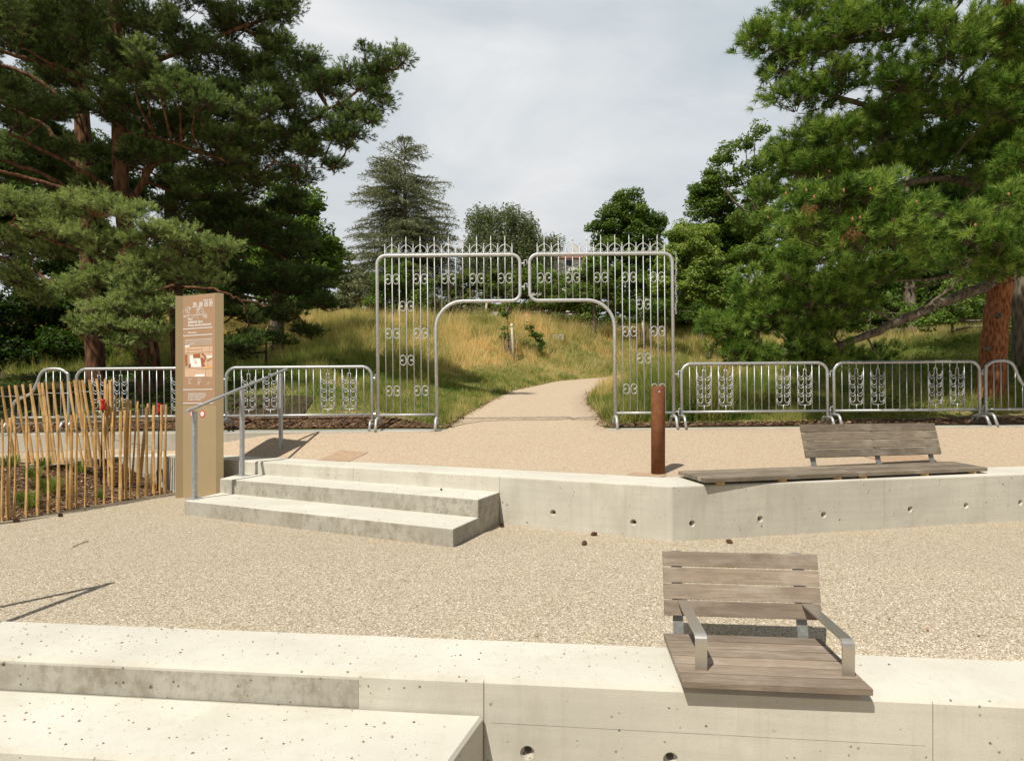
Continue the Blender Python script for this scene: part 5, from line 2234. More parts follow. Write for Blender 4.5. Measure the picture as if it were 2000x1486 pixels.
padsC = [(40, 395, 11.9, 65, 30), (110, 425, 11.9, 70, 34), (185, 402, 11.8, 62, 26), (255, 412, 11.6, 55, 26), (290, 450, 11.6, 62, 30), (360, 472, 11.8, 62, 28), (432, 490, 12, 40, 22), (200, 470, 12, 85, 34), (85, 475, 12.3, 80, 34), (15, 460, 12.3, 60, 34),
         (300, 520, 11.9, 70, 28), (390, 530, 12.1, 58, 22), (55, 545, 12.5, 50, 24), (200, 540, 12, 62, 26), (232, 592, 11.7, 66, 28), (150, 562, 11.9, 50, 18), (122, 553, 11.9, 20, 12), (300, 600, 11.8, 50, 24), (205, 640, 11.7, 52, 16), (150, 632, 11.7, 26, 10), (285, 645, 11.6, 40, 18), (225, 672, 11.6, 26, 12), (262, 560, 11.8, 40, 24), (20, 520, 12.6, 50, 20), (75, 583, 12.6, 26, 16), (-60, 430, 12, 70, 50), (-70, 520, 12.4, 60, 40)]
padsD = [(480, 440, 15.5, 100, 45), (570, 470, 16, 66, 45), (605, 540, 16.2, 66, 40), (540, 550, 15.6, 85, 46), (640, 590, 16.2, 36, 20), (455, 540, 15, 65, 46), (560, 612, 15.6, 50, 18), (480, 610, 15, 50, 26), (420, 590, 14.5, 50, 40), (610, 645, 16, 40, 14), (400, 640, 14.4, 60, 40), (470, 670, 14.6, 50, 26), (420, 430, 15.6, 60, 44), (560, 400, 16, 60, 36)]
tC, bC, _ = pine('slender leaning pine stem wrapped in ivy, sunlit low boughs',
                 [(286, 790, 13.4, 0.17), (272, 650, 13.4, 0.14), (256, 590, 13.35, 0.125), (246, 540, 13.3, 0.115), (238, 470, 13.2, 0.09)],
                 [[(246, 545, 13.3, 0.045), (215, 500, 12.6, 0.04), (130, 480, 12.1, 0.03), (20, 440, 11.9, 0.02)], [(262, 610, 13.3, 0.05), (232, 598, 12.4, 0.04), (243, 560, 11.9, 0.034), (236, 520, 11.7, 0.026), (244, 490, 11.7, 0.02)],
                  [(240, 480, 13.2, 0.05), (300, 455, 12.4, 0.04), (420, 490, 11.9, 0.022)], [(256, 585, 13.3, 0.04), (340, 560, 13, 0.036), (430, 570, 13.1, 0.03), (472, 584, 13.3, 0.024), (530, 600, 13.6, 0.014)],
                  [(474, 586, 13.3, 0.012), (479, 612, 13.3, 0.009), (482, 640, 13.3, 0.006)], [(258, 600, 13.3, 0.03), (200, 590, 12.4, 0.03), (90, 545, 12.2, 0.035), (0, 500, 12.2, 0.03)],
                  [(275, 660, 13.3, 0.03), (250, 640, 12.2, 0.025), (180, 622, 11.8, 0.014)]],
                 padsC, SC_, **dict(kw, tone0=0.86))  # needle tone raised to put sunlight into the low boughs
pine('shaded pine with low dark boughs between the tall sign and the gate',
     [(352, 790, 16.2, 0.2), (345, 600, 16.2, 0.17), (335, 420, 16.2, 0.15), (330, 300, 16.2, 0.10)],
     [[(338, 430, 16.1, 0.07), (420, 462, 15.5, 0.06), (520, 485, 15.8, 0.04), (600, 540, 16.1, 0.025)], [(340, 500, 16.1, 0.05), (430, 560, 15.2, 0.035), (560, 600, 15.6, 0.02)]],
     padsD, SC_, **dict(kw, tone0=0.34))  # needle tone lowered, shade put into the colour of these boughs
# ivy on the leaning stem and its neighbour
for (tr, n, lab) in (([(286, 790, 13.4), (272, 650, 13.4), (256, 590, 13.35), (246, 540, 13.3)], 700, 1),):
    pts = np.array([W(*p) for p in tr])
    tq = rng.random(n) ** 1.3 * 2.6
    i = np.minimum(tq.astype(int), 2)
    f = (tq - i)[:, None]
    a = rng.random(n) * 6.28
    off = np.stack([np.cos(a), np.sin(a), np.zeros(n)], -1)
    pos = pts[i] + (pts[i + 1] - pts[i]) * f + off * (0.15 + 0.05 * rng.random((n, 1)))
    nrm = unit(off + rand_dir(n) * 0.5)
    big_mesh('ivy', leaves(pos, nrm, 0.075, 0.9), 4, M['leaf_mid'], tC, 0.35 + 0.4 * rng.random(n), loc=bC)
n = 34
pos = np.array(W(199, 418, 11.55)) + rng.normal(size=(n, 3)) * np.array([0.11, 0.08, 0.035])
V, tn = needles(pos, unit(rand_dir(n) + UP * 0.3), 0.5 + 0.2 * rng.normal(size=n), 10, 0.06, 0.01, 0.07)
big_mesh('dead_tuft', V, 3, M['dead'], tC, tn, loc=bC)

# dense dark growth far left, put in to block light under the trees
leafy('broadleaf_tree', 'dark dense tree added to block light at the left edge behind the pines', 'tree', base_of(40, 21), stem_to(base_of(40, 21), 50, 420, 21, 0.25, 0.1),
      [(-60, 600, 20, 110, 110), (60, 620, 20.5, 110, 90), (150, 560, 22, 90, 110), (20, 450, 21.5, 110, 90), (130, 420, 22, 110, 80), (-90, 420, 20.5, 110, 100), (60, 330, 22, 130, 70), (240, 640, 21.5, 70, 60), (160, 680, 20.5, 80, 45), (20, 690, 20, 90, 45), (200, 330, 22.5, 90, 70), (-150, 690, 19, 120, 60), (300, 560, 23, 60, 80)],
      'leaf_dark', 0.15, 0.55, 2.2, tone0=0.3)
leafy('broadleaf_tree', 'round dark green broadleaf tree left of the cedar', 'tree', base_of(540, 23), stem_to(base_of(540, 23), 545, 420, 23, 0.28, 0.1),
      [(560, 400, 23, 60, 45), (600, 430, 23, 50, 50), (630, 480, 23, 38, 40), (560, 470, 22.5, 70, 50), (500, 430, 23.5, 70, 55), (640, 520, 23, 28, 30), (590, 540, 23, 66, 50), (520, 530, 23, 60, 60), (545, 365, 23.2, 35, 20), (440, 470, 24, 60, 70), (610, 400, 23, 25, 18), (400, 380, 24.5, 70, 60), (380, 500, 24, 60, 70), (600, 595, 23, 60, 26)],
      'leaf_mid', 0.17, 0.5, 1.9, tone0=0.42, tip=0.3)
leafy('shrub', 'leafy shrub in shade under the dark pine boughs', 'shrub', base_of(520, 17), stem_to(base_of(520, 17), 520, 660, 17, 0.04, 0.02),
      [(500, 660, 17, 40, 24), (545, 655, 17.3, 30, 18), (450, 680, 16.6, 40, 26)], 'leaf_mid', 0.09, 0.3, 1.5, tone0=0.35)

# ------------------------------------------------------------------ right pine with long needles
LP = (M['bark_red'], M['bark_grey'], M['needle_long'])
kw2 = dict(K=36, Ln=0.125, wn=0.0125, shoot=0.09, clump=0.36, per=19, tsig=0.17, pw=0.25, group='pines at the right', flat=0.72, upb=0.6, tone0=0.60, fill=2.0)
padsR = [(1492, 74, 12, 26, 24), (1512, 125, 12, 40, 36), (1470, 78, 12, 10, 10), (1476, 62, 12, 12, 14), (1570, 100, 11.5, 66, 54), (1560, 25, 12, 55, 36), (1650, 55, 11, 85, 62), (1645, 160, 11.2, 85, 46), (1555, 195, 11.8, 52, 34), (1740, 55, 10.8, 80, 60), (1765, 150, 10.8, 85, 48), (1850, 85, 10.5, 80, 66), (1940, 55, 10.8, 66, 60), (1955, 175, 11, 58, 50), (1865, 195, 11, 80, 44), (1965, 270, 11.6, 50, 56, 0.5), (1968, 370, 11.6, 44, 50, 0.5), (1955, 440, 11.4, 40, 40, 0.5), (1940, 330, 11.2, 50, 40, 0.5), (1960, 200, 11.0, 60, 40, 0.5), (1690, 420, 10.6, 90, 40), (1640, 300, 11.6, 80, 44), (1480, 560, 12.2, 50, 40), (1400, 640, 12.3, 30, 24), (1530, 590, 12.1, 60, 40), (1600, 690, 11.9, 80, 20), (1450, 690, 12.1, 50, 20), (1975, 90, 11.4, 44, 60, 0.5), (1960, 530, 11.8, 40, 20, 0.4),
         (1560, 268, 11.8, 56, 36), (1625, 262, 11.4, 66, 38), (1720, 242, 11.5, 80, 40), (1530, 315, 12, 36, 28), (1600, 335, 11.6, 66, 32), (1700, 320, 12.2, 80, 40), (1800, 300, 12.5, 90, 46), (1900, 280, 12.5, 80, 50), (1515, 375, 12.2, 40, 26), (1530, 430, 12, 40, 30),
         (1568, 402, 10.2, 46, 32), (1640, 388, 9.9, 58, 34), (1710, 388, 9.9, 58, 34), (1765, 412, 9.9, 44, 28), (1600, 452, 10.1, 66, 36), (1680, 462, 10, 66, 36), (1750, 462, 10, 56, 34), (1815, 398, 9.9, 20, 14), (1735, 352, 9.9, 20, 14),
         (1880, 450, 9.9, 56, 34), (1950, 470, 9.8, 56, 38), (1980, 400, 10, 46, 44), (1860, 498, 10, 46, 22), (1930, 522, 10.2, 62, 22), (1992, 320, 10.4, 36, 46), (1985, 520, 10, 30, 24),
         (1600, 540, 11.5, 76, 42), (1700, 535, 11.6, 86, 40), (1550, 500, 11.7, 54, 36), (1655, 596, 11.8, 60, 32), (1780, 520, 12, 60, 34), (1580, 590, 11.7, 50, 30),
         (1445, 640, 12.2, 52, 30), (1500, 618, 12.2, 64, 36), (1560, 645, 12.1, 64, 36), (1625, 640, 12, 56, 34), (1415, 672, 12.1, 34, 20), (1490, 688, 12.1, 70, 22), (1585, 690, 12, 60, 20), (1720, 690, 12.3, 34, 13), (1660, 690, 12.1, 30, 14),
         (1700, -80, 11, 160, 70), (1900, -90, 10.8, 150, 80), (2080, 100, 11, 100, 120), (2080, 330, 11, 80, 120), (1600, -60, 11.8, 90, 50), (2060, 480, 10.6, 50, 60), (1990, -220, 12, 220, 90)]
tR, bR, csR = pine('large long-needled pine with red trunk at the right edge',
                   [(1934, 800, 12.8, 0.27), (1938, 720, 12.8, 0.24), (1946, 620, 12.8, 0.225), (1955, 540, 12.8, 0.215), (1962, 300, 12.7, 0.18), (1970, -180, 12.6, 0.13)],
                   [[(1948, 548, 12.75, 0.12), (1890, 572, 12.4, 0.10), (1830, 597, 12.2, 0.095), (1750, 630, 12.0, 0.085), (1660, 668, 11.9, 0.065), (1560, 690, 11.95, 0.04)],
                    [(1958, 450, 12.7, 0.09), (1850, 420, 11.8, 0.07), (1720, 440, 10.8, 0.05), (1620, 450, 10.3, 0.03)], [(1962, 380, 12.7, 0.09), (1850, 350, 12.2, 0.07), (1700, 360, 11.9, 0.05), (1560, 340, 11.9, 0.03)],
                    [(1964, 230, 12.7, 0.09), (1820, 220, 11.9, 0.065), (1660, 200, 11.5, 0.045), (1520, 140, 11.9, 0.025)], [(1968, 60, 12.6, 0.09), (1820, 60, 11.4, 0.06), (1660, 80, 11.2, 0.04), (1540, 70, 11.9, 0.02)],
                    [(1960, 480, 12.7, 0.06), (1930, 500, 11.2, 0.05), (1900, 480, 10.2, 0.03)], [(1750, 628, 12.0, 0.035), (1680, 600, 11.8, 0.025), (1580, 600, 11.8, 0.015)],
                    [(1800, 606, 12.1, 0.03), (1860, 560, 11.9, 0.026), (1890, 520, 11.6, 0.018)], [(1955, 530, 12.7, 0.05), (1830, 545, 12.2, 0.035), (1700, 550, 11.8, 0.02)]],
                   padsR, LP, **kw2)
# young cones and dead needle bunches in the crown
b = MB()
for px, py, d in ((1535, 378, 9.75), (1575, 372, 9.7), (1590, 385, 9.7), (1648, 372, 9.5), (1680, 425, 9.5), (1665, 428, 9.45), (1700, 370, 9.5), (1500, 425, 11.6), (1620, 335, 11.2), (1905, 440, 9.45), (1940, 450, 9.4), (1970, 380, 9.6), (1745, 430, 9.5), (1790, 395, 9.5)):
    p = Vector(W(px, py, d)) - bR
    b.lathe([(0.004, -0.03), (0.017, -0.012), (0.016, 0.01), (0.004, 0.03)], 7, p)
b.build('young_cones', plain('young_cone', (0.30, 0.15, 0.07), 0.7), tR, smooth=True)['kind'] = 'stuff'
for px, py, d, nn in ((1583, 410, 9.75, 7), (1660, 458, 9.6, 5)):
    pos = np.array(W(px, py, d)) + rng.normal(size=(nn, 3)) * 0.06
    V, tn = needles(pos, unit(rand_dir(nn) * 0.5 - UP), 0.5 + 0.2 * rng.normal(size=nn), 22, 0.11, 0.008, 0.1)
    big_mesh('dead_tuft', V, 3, M['dead'], tR, tn, loc=bR)
# branch scars on the trunk
b = MB()
for px, py in ((1952, 616), (1932, 682)):
    p = Vector(W(px, py, 12.51)) - bR
    b.tube([p + Vector((0, 0.06, 0)), p + Vector((0.0, -0.03, 0)), p + Vector((0, -0.045, 0)), p + Vector((0, -0.02, 0))], [0.06, 0.05, 0.036, 0.022], 10)
b.build('branch_scars', M['bark_grey'], tR, smooth=True)

pine('dark pine trunk half cut off by the right edge',
     [(2010, 800, 14.2, 0.26), (2000, 640, 14.2, 0.23), (1992, 420, 14.2, 0.22), (1996, 100, 14.2, 0.15)],
     [[(1992, 430, 14.2, 0.06), (2060, 380, 14, 0.04), (2120, 350, 14, 0.02)]],
     [(2060, 420, 14, 70, 60), (2100, 250, 14, 90, 80), (1980, 440, 14.6, 70, 50), (1940, 380, 14.8, 70, 60), (1860, 420, 14.8, 80, 46), (1900, 520, 14.6, 70, 30)], (M['bark_grey'], M['bark_grey'], M['needle_long']), **dict(kw2, tone0=0.3))

leafy('broadleaf_tree', 'dark leafy tree mass behind the right pine', 'tree', base_of(1780, 24), stem_to(base_of(1780, 24), 1770, 420, 24, 0.25, 0.1),
      [(1700, 430, 24, 100, 80), (1850, 360, 25, 110, 100), (1600, 360, 26, 70, 90), (1950, 480, 24, 90, 90), (1800, 500, 24, 90, 60), (1680, 530, 24, 80, 50), (1900, 230, 25.5, 100, 80), (1760, 230, 25.5, 90, 80), (1900, 560, 24, 80, 40), (1580, 470, 25.5, 60, 60), (2050, 350, 24, 100, 150)],
      'leaf_dark', 0.17, 0.6, 1.7, tone0=0.3)
leafy('shrub', 'bright leafy undergrowth left of the red pine trunk', 'shrub', base_of(1860, 18.5), stem_to(base_of(1860, 18.5), 1860, 600, 18.5, 0.04, 0.02),
      [(1850, 605, 18.5, 46, 34), (1890, 600, 18.7, 30, 40), (1905, 560, 19, 30, 30), (1810, 625, 18.8, 34, 20), (1860, 570, 19.5, 40, 25), (1950, 640, 18, 40, 30), (1985, 620, 18, 30, 60)], 'leaf_light', 0.09, 0.26, 1.1, tone0=0.4)
leafy('shrub', 'leafy bushes at the meadow edge seen under the pine limb', 'shrub', base_of(1700, 22), stem_to(base_of(1700, 22), 1700, 610, 22, 0.04, 0.02),
      [(1680, 620, 22, 50, 26), (1740, 612, 22.5, 46, 34), (1620, 625, 22, 50, 28), (1700, 590, 23, 60, 24), (1780, 615, 22, 30, 24)], 'leaf_mid', 0.10, 0.3, 1.3, tone0=0.5)

# ------------------------------------------------------------------ trees of the far meadow
# cedar: horizontal tiers of drooping sprays
D = 40.0
k = D / F
cb = Vector(base_of(792, D))
top = Vector(W(790, 266, D))
ced = thing('cedar_tree', 'tall grey-green cedar with layered horizontal boughs', 'tree', cb)
b = MB()
hh = top.z - cb.z
tx = top.x - cb.x
b.tube([(0, 0, 0), (tx * 0.3, 0, hh * 0.3), (tx * 0.7, 0, hh * 0.7), (tx, 0, hh * 0.985)], [0.28, 0.22, 0.11, 0.02], 10)
b.build('trunk', M['bark_grey'], ced, smooth=True)
prof_y = [266, 285, 300, 330, 365, 400, 440, 470, 500, 540, 580, 612]
prof_w = [4, 22, 44, 66, 80, 92, 104, 104, 116, 128, 134, 120]
bps, bpe, Vn, Tn = [], [], [], []
ntier = 25
for i in range(ntier):
    py = 272 + (606 - 272) * (i / (ntier - 1)) ** 0.92 + random.uniform(-4, 4)
    z0 = ZC + (HY - py) * k
    Rr = float(np.interp(py, prof_y, prof_w)) * k
    nb_ = 5 + int(7 * min(1, Rr / 3))
    for j in range(nb_):
        az = random.uniform(0, 6.283)
        Lb = Rr * random.uniform(0.72, 1.1)
        n = max(5, int(Lb / 0.16))
        q = np.linspace(0.12, 1, n)
        rise = (0.42 - 0.45 * (i / ntier)) * Lb
        xs_ = np.cos(az) * Lb * q
        ys_ = np.sin(az) * Lb * q
        zs_ = z0 + rise * q - 0.20 * Lb * q ** 2.2 - 0.25 * Lb * 0
        pts = np.stack([xs_ + cb.x + tx, ys_ + D, zs_], -1)
        bps.append(pts[:-1])
        bpe.append(pts[1:])
        side = np.array([-math.sin(az), math.cos(az), 0])
        fw_ = np.array([math.cos(az), math.sin(az), 0])
        for m in range(n):
            ls = 0.16 + 0.62 * Lb / 3 * math.sin(math.pi * min(1, 0.12 + 0.78 * q[m])) + 0.05
            for sg2 in (-1, 1):
                ns = max(3, int(ls / 0.13))
                u_ = (np.arange(ns) + 0.6)[:, None] / ns
                dr = unit((side * sg2 * 0.85 + fw_ * 0.6)[None])[0]
                c = pts[m] + dr * u_ * ls + np.array([0, 0, -1]) * (u_ ** 2) * ls * 0.32 + rng.normal(size=(ns, 3)) * 0.03
                Vn.append(c)
                Tn.append(np.repeat((dr * 0.8 + fw_ * 0.5)[None], ns, 0))
pos = np.concatenate(Vn)
ax = unit(np.concatenate(Tn) + rng.normal(size=(len(pos), 3)) * 0.35 - UP * 0.1)
V, tn = needles(pos, ax, 0.5 + rng.normal(size=len(pos)) * 0.16, 2, 0.19, 0.045, 0.10)
big_mesh('crown', V, 3, M['needle_cedar'], ced, tn, loc=cb)
big_mesh('branches', sticks(np.concatenate(bps), np.concatenate(bpe), 0.03, 0.022), 4, M['bark_grey'], ced, loc=cb)

# weeping birches
for lab, bx_, D, blobs, nst in (('drooping grey-green birch showing above the left gate leaf', 985, 55.0, [(940, 425, 32, 26), (985, 418, 44, 20), (1022, 440, 32, 30), (960, 475, 55, 40), (1015, 490, 42, 40), (975, 530, 60, 40), (925, 500, 25, 45), (1040, 470, 18, 40)], 2600),
                                ('small drooping birch behind the gap of the gate', 1085, 62.0, [(1080, 468, 24, 12), (1062, 485, 20, 24)], 260)):
    bb0 = Vector(base_of(bx_, D))
    t = thing('birch_tree', lab, 'tree', bb0, group='birches')
    b = MB()
    tp_ = Vector(W(bx_ - 5, blobs[0][1] + 15, D)) - bb0
    b.tube([(0, 0, 0), tp_ * 0.5 + Vector((0.15, 0, 0)), tp_], [0.2, 0.14, 0.05], 8)
    b.build('trunk', M['bark_pale'], t, smooth=True)
    Vp, bs, be = [], [], []
    tw = np.array(tp_ * 0.7 + bb0)
    for px, py, rx_, rz_ in blobs:
        k = D / F
        c = np.array(W(px, py, D))
        m = int(nst * rx_ * rz_ / sum(q[2] * q[3] for q in blobs))
        bs.append(tw[None])
        be.append(c[None])
        u = rand_dir(m)
        st0 = c + u * np.array([rx_ * k, max(rx_ * k, 1.0), rz_ * k]) * (rng.random((m, 1)) ** 0.4)
        ln = 0.6 + 1.5 * rng.random(m)
        for a, l_ in zip(st0, ln):
            n = int(l_ / 0.10)
            q = np.arange(n)[:, None] / n
            Vp.append(a + q * np.array([rng.normal() * 0.15, rng.normal() * 0.15, -l_]) + rng.normal(size=(n, 3)) * 0.06)
        bs.append(st0)
        be.append(st0 + np.array([0, 0, -1]) * ln[:, None] * 0.5)
        bs.append(np.repeat(c[None], m // 4, 0))
        be.append(st0[:m // 4])
    pos = np.concatenate(Vp)
    big_mesh('crown', leaves(pos + rng.normal(size=pos.shape) * 0.09, rand_dir(len(pos)), 0.20), 4, M['leaf_birch'], t, np.clip(0.45 + rng.normal(size=len(pos)) * 0.2, 0, 1), loc=bb0)
    big_mesh('branches', sticks(np.concatenate(bs), np.concatenate(be), 0.010, 0.005), 4, M['bark_grey'], t, loc=bb0)


def far(name, label, px, d, top_py, pads, mat, size, clump, cover, **k_):
    cat = k_.pop('cat', 'tree')
    bs = base_of(px, d)
    leafy(name, label, cat, bs, stem_to(bs, px, top_py, d, k_.pop('r', 0.16), 0.05), pads, mat, size, clump, cover, **k_)


far('broadleaf_tree', 'upright dark green tree above the right gate leaf', 1225, 48, 440,
    [(1225, 400, 48, 40, 26), (1200, 430, 48, 42, 34), (1255, 425, 48, 38, 30), (1220, 470, 48, 66, 36), (1180, 460, 48, 24, 26), (1275, 455, 48, 24, 28), (1230, 520, 48, 66, 36), (1240, 382, 48, 14, 12), (1215, 388, 48, 10, 10), (1180, 500, 48, 36, 40), (1275, 500, 48, 36, 40), (1165, 540, 48, 30, 30), (1285, 440, 48, 18, 20), (1170, 440, 48, 18, 18)],
    'leaf_mid', 0.22, 0.66, 1.7, tone0=0.45, fill=1.5)
far('broadleaf_tree', 'bright green bushy tree right behind the gate', 1370, 33, 500,
    [(1330, 470, 33, 36, 34), (1310, 520, 33, 34, 40), (1360, 510, 33, 50, 50), (1400, 540, 33, 44, 44), (1340, 570, 33, 56, 40), (1405, 590, 33, 40, 30), (1375, 460, 33.5, 34, 30), (1420, 555, 33, 24, 30), (1290, 560, 33, 30, 40), (1300, 605, 33, 40, 24), (1335, 445, 33.4, 22, 18)],
    'leaf_light', 0.15, 0.46, 2.0, tone0=0.62, tip=0.35, fill=1.7)
far('broadleaf_tree', 'dark maple rising left of the big pine', 1400, 40, 430,
    [(1385, 365, 40, 36, 34), (1370, 400, 40, 34, 36), (1410, 410, 40, 44, 40), (1430, 460, 40, 50, 40), (1385, 450, 40, 36, 36), (1450, 500, 40, 46, 36), (1400, 340, 40, 20, 16), (1356, 372, 40, 14, 10)],
    'leaf_mid', 0.19, 0.56, 1.8, tone0=0.48, fill=1.5)
far('broadleaf_tree', 'sparse plane tree with sky showing through beside the pine', 1480, 37, 430,
    [(1420, 300, 37, 30, 24), (1455, 275, 37, 26, 22), (1480, 320, 37, 40, 32), (1440, 350, 37, 40, 28), (1400, 320, 37, 18, 16), (1490, 380, 37, 44, 36), (1470, 430, 37, 50, 36), (1475, 260, 37, 26, 20), (1510, 300, 37, 40, 40)],
    'leaf_mid', 0.18, 0.45, 1.0, tone0=0.62, fill=1.25)
far('broadleaf_tree', 'loose light-leaved tree between maple and pine', 1480, 27, 550,
    [(1480, 490, 27, 40, 30), (1520, 530, 27, 50, 36), (1510, 580, 26, 56, 30), (1550, 480, 27, 40, 34), (1460, 600, 26, 40, 22), (1450, 500, 28, 30, 20)],
    'leaf_mid', 0.13, 0.40, 1.6, tone0=0.58, r=0.1, fill=1.5)
far('broadleaf_tree', 'low spreading fruit tree behind the right gate leaf', 1160, 31, 590,
    [(1130, 575, 31, 50, 22), (1190, 560, 31, 46, 30), (1185, 532, 31, 46, 22), (1100, 588, 31, 36, 18), (1215, 585, 31, 34, 22), (1240, 560, 31.5, 30, 40), (1075, 560, 32, 30, 24)],
    'leaf_mid', 0.13, 0.40, 1.8, tone0=0.42, r=0.12, fill=1.4)
far('hedge', 'long clipped hedge with yellowish tips behind the gate', 1000, 37, 580,
    [(880 + 34 * i, 558 + 5 * math.sin(i * 1.3), 37 + 0.4 * math.sin(i), 30, 34, 0.8) for i in range(10)] + [(890 + 34 * i, 602, 36.6, 34, 20, 0.8) for i in range(14)] + [(1060 + 36 * i, 632, 35.5, 34, 16, 0.7) for i in range(9)],
    'leaf_hedge', 0.15, 0.42, 2.0, tone0=0.6, cat='hedge', r=0.05)
far('shrub', 'tall green bush in front of the cedar, left gate leaf', 765, 34, 570,
    [(755, 560, 34, 40, 36), (790, 540, 34, 36, 30), (740, 600, 34, 34, 26), (790, 590, 34, 46, 34), (822, 572, 34.5, 32, 34), (770, 510, 34.5, 24, 24), (715, 620, 33.5, 20, 16), (838, 604, 34, 24, 20)],
    'leaf_mid', 0.15, 0.42, 1.8, tone0=0.58, cat='shrub', r=0.06)
far('shrub', 'low dark conifer bush beside the street lamp foot', 900, 33, 600,
    [(880, 598, 33, 36, 20), (925, 602, 33, 30, 18), (850, 590, 33.5, 26, 24)], 'needle_cedar', 0.13, 0.34, 1.7, tone0=0.4, cat='shrub', r=0.05)
far('shrub', 'bluish sprawling cedar shrub at the crest left of the gate', 695, 35, 590,
    [(690, 560, 35, 26, 34), (700, 610, 34.5, 36, 24), (660, 590, 35, 26, 30)], 'needle_cedar', 0.17, 0.42, 1.6, tone0=0.5, cat='shrub', r=0.05)
for i, (px, d, hgt, lab) in enumerate(((1300, 30, 612, 'dark undergrowth at the foot of the bright bushy tree'), (1430, 27, 630, 'dark undergrowth at the meadow edge beside the pine tips'))):
    far('shrub', lab, px, d, hgt, [(px - 40, hgt, d, 36, 22), (px + 20, hgt - 5, d, 40, 26), (px + 70, hgt, d, 34, 22)], 'leaf_dark', 0.13, 0.36, 1.6, tone0=0.4, cat='shrub', r=0.04)

far('broadleaf_tree', 'light green bush tree screening the house porch', 1060, 46, 540, [(1040, 545, 46, 34, 24), (1075, 552, 46, 30, 22), (1015, 555, 46, 30, 24), (1130, 535, 47, 26, 26), (1150, 510, 47, 18, 20), (1160, 560, 46, 40, 26)],
    'leaf_light', 0.20, 0.5, 1.3, tone0=0.38)
# belts of trees closing the view
for lab, px, d, pads_ in (('tall dark tree belt far behind the right pine', 1650, 46, [(1330 + 75 * i, 560 - 40 * (i % 3) - 12 * i, 46 + 1.5 * (i % 2), 70, 70) for i in range(10)] + [(1290 + 62 * i, 620, 45, 60, 36) for i in range(13)] + [(1480 + 62 * i, 575, 45, 60, 40) for i in range(10)] + [(1270 + 55 * i, 660, 43, 50, 24, 1.2) for i in range(15)]),
                          ('dark tree belt far behind the left pines', 420, 44, [(120 + 75 * i, 560 - 30 * (i % 3), 44 + 1.5 * (i % 2), 70, 60) for i in range(8)] + [(120 + 62 * i, 610, 43, 60, 36) for i in range(10)] + [(120 + 55 * i, 650, 41, 50, 24, 1.2) for i in range(11)])):
    far('broadleaf_tree', lab, px, d, 500, pads_, 'leaf_mid', 0.30, 0.85, 1.7, tone0=0.34, r=0.3, fill=1.5)

# shrub and saplings on the slope
g_ = ground_at(1044, 692)
leafy('shrub', 'small dark rose-like shrub on the dry slope', 'shrub', g_, [(g_[0], g_[1], g_[2], 0.02), (g_[0], g_[1], g_[2] + 0.3, 0.015), (g_[0] + 0.05, g_[1], g_[2] + 0.6, 0.008)],
      [(1044, 660, g_[1], 18, 14, 0.3), (1035, 640, g_[1], 8, 12, 0.2), (1052, 676, g_[1], 18, 12, 0.3), (1030, 678, g_[1], 12, 10, 0.25)], 'leaf_dark', 0.085, 0.16, 1.0, tone0=0.55)


def guard(px, py, wpx, hpx, lab, seed):
    g0 = ground_at(px, py)
    r = wpx / 2 * g0[1] / F
    h = hpx * g0[1] / F
    t = thing('tree_guard', lab, 'tree guard', g0, group='paling guards round young trees')
    rr_ = random.Random(seed)
    for i in range(13):
        a = 2 * math.pi * i / 13
        b = MB()
        hh_ = h * rr_.uniform(0.88, 1.06)
        x, y = r * math.cos(a), r * math.sin(a)
        b.tube([(x, y, -0.05), (x + rr_.uniform(-0.03, 0.03), y + rr_.uniform(-0.03, 0.03), hh_)], [0.026, 0.022], 5)
        b.build('pale', M['old_pale'] if i % 4 else M['chestnut'], t)
    b = MB()
    for z in (0.3, 0.75):
        b.tube([(r * 1.04 * math.cos(a), r * 1.04 * math.sin(a), h * z) for a in np.linspace(0, 6.283, 18)], 0.006, 4)
    b.build('wire', M['wire'], t)
    return g0


g1 = guard(995, 692, 30, 38, 'round paling guard with young tree, left of the dry slope shrub', 3)
g2_ = guard(1256, 672, 24, 30, 'round paling guard seen through the right gate leaf', 5)
g3 = guard(733, 640, 20, 14, 'low paling guard at the crest behind the left gate leaf', 7)


def sapling(lab, g0, px, pads, size, mat='leaf_mid', tone=0.45):
    b_ = (g0[0], g0[1], g0[2] - 0.05)
    leafy('young_tree', lab, 'tree', b_, stem_to(b_, px, pads[0][1], g0[1], 0.035, 0.012), pads, mat, size, 0.17, 1.0, group='young trees in guards', tone0=tone)


sapling('thin young tree with hanging leaves inside the paling guard', g1, 990, [(990, 615, g1[1], 12, 16, 0.25), (1000, 595, g1[1], 14, 14, 0.3), (985, 650, g1[1], 8, 24, 0.2), (995, 570, g1[1], 10, 16, 0.2), (1000, 545, g1[1], 7, 14, 0.2)], 0.10)
sapling('bare-stemmed young tree behind the right gate leaf', g2_, 1254, [(1256, 560, g2_[1], 10, 16, 0.2), (1250, 590, g2_[1], 6, 10, 0.15)], 0.09)


def stake(lab, a, c, d, r):
    p, q = Vector(W(a[0], a[1], d)), Vector(W(c[0], c[1], d))
    t = thing('support_stake', lab, 'stake', p, group='pale support stakes')
    b = MB()
    b.tube([(0, 0, -0.1), (q - p) * 0.5, q - p], [r, r * 1.02, r * 0.95], 8)
    b.build('pole', M['stake'], t, smooth=True)
    b = MB()
    e = (q - p) * 0.93
    b.tube([e * 0.985, e], [r * 1.15, r * 1.15], 8)
    b.build('tie', M['dark_steel'], t)


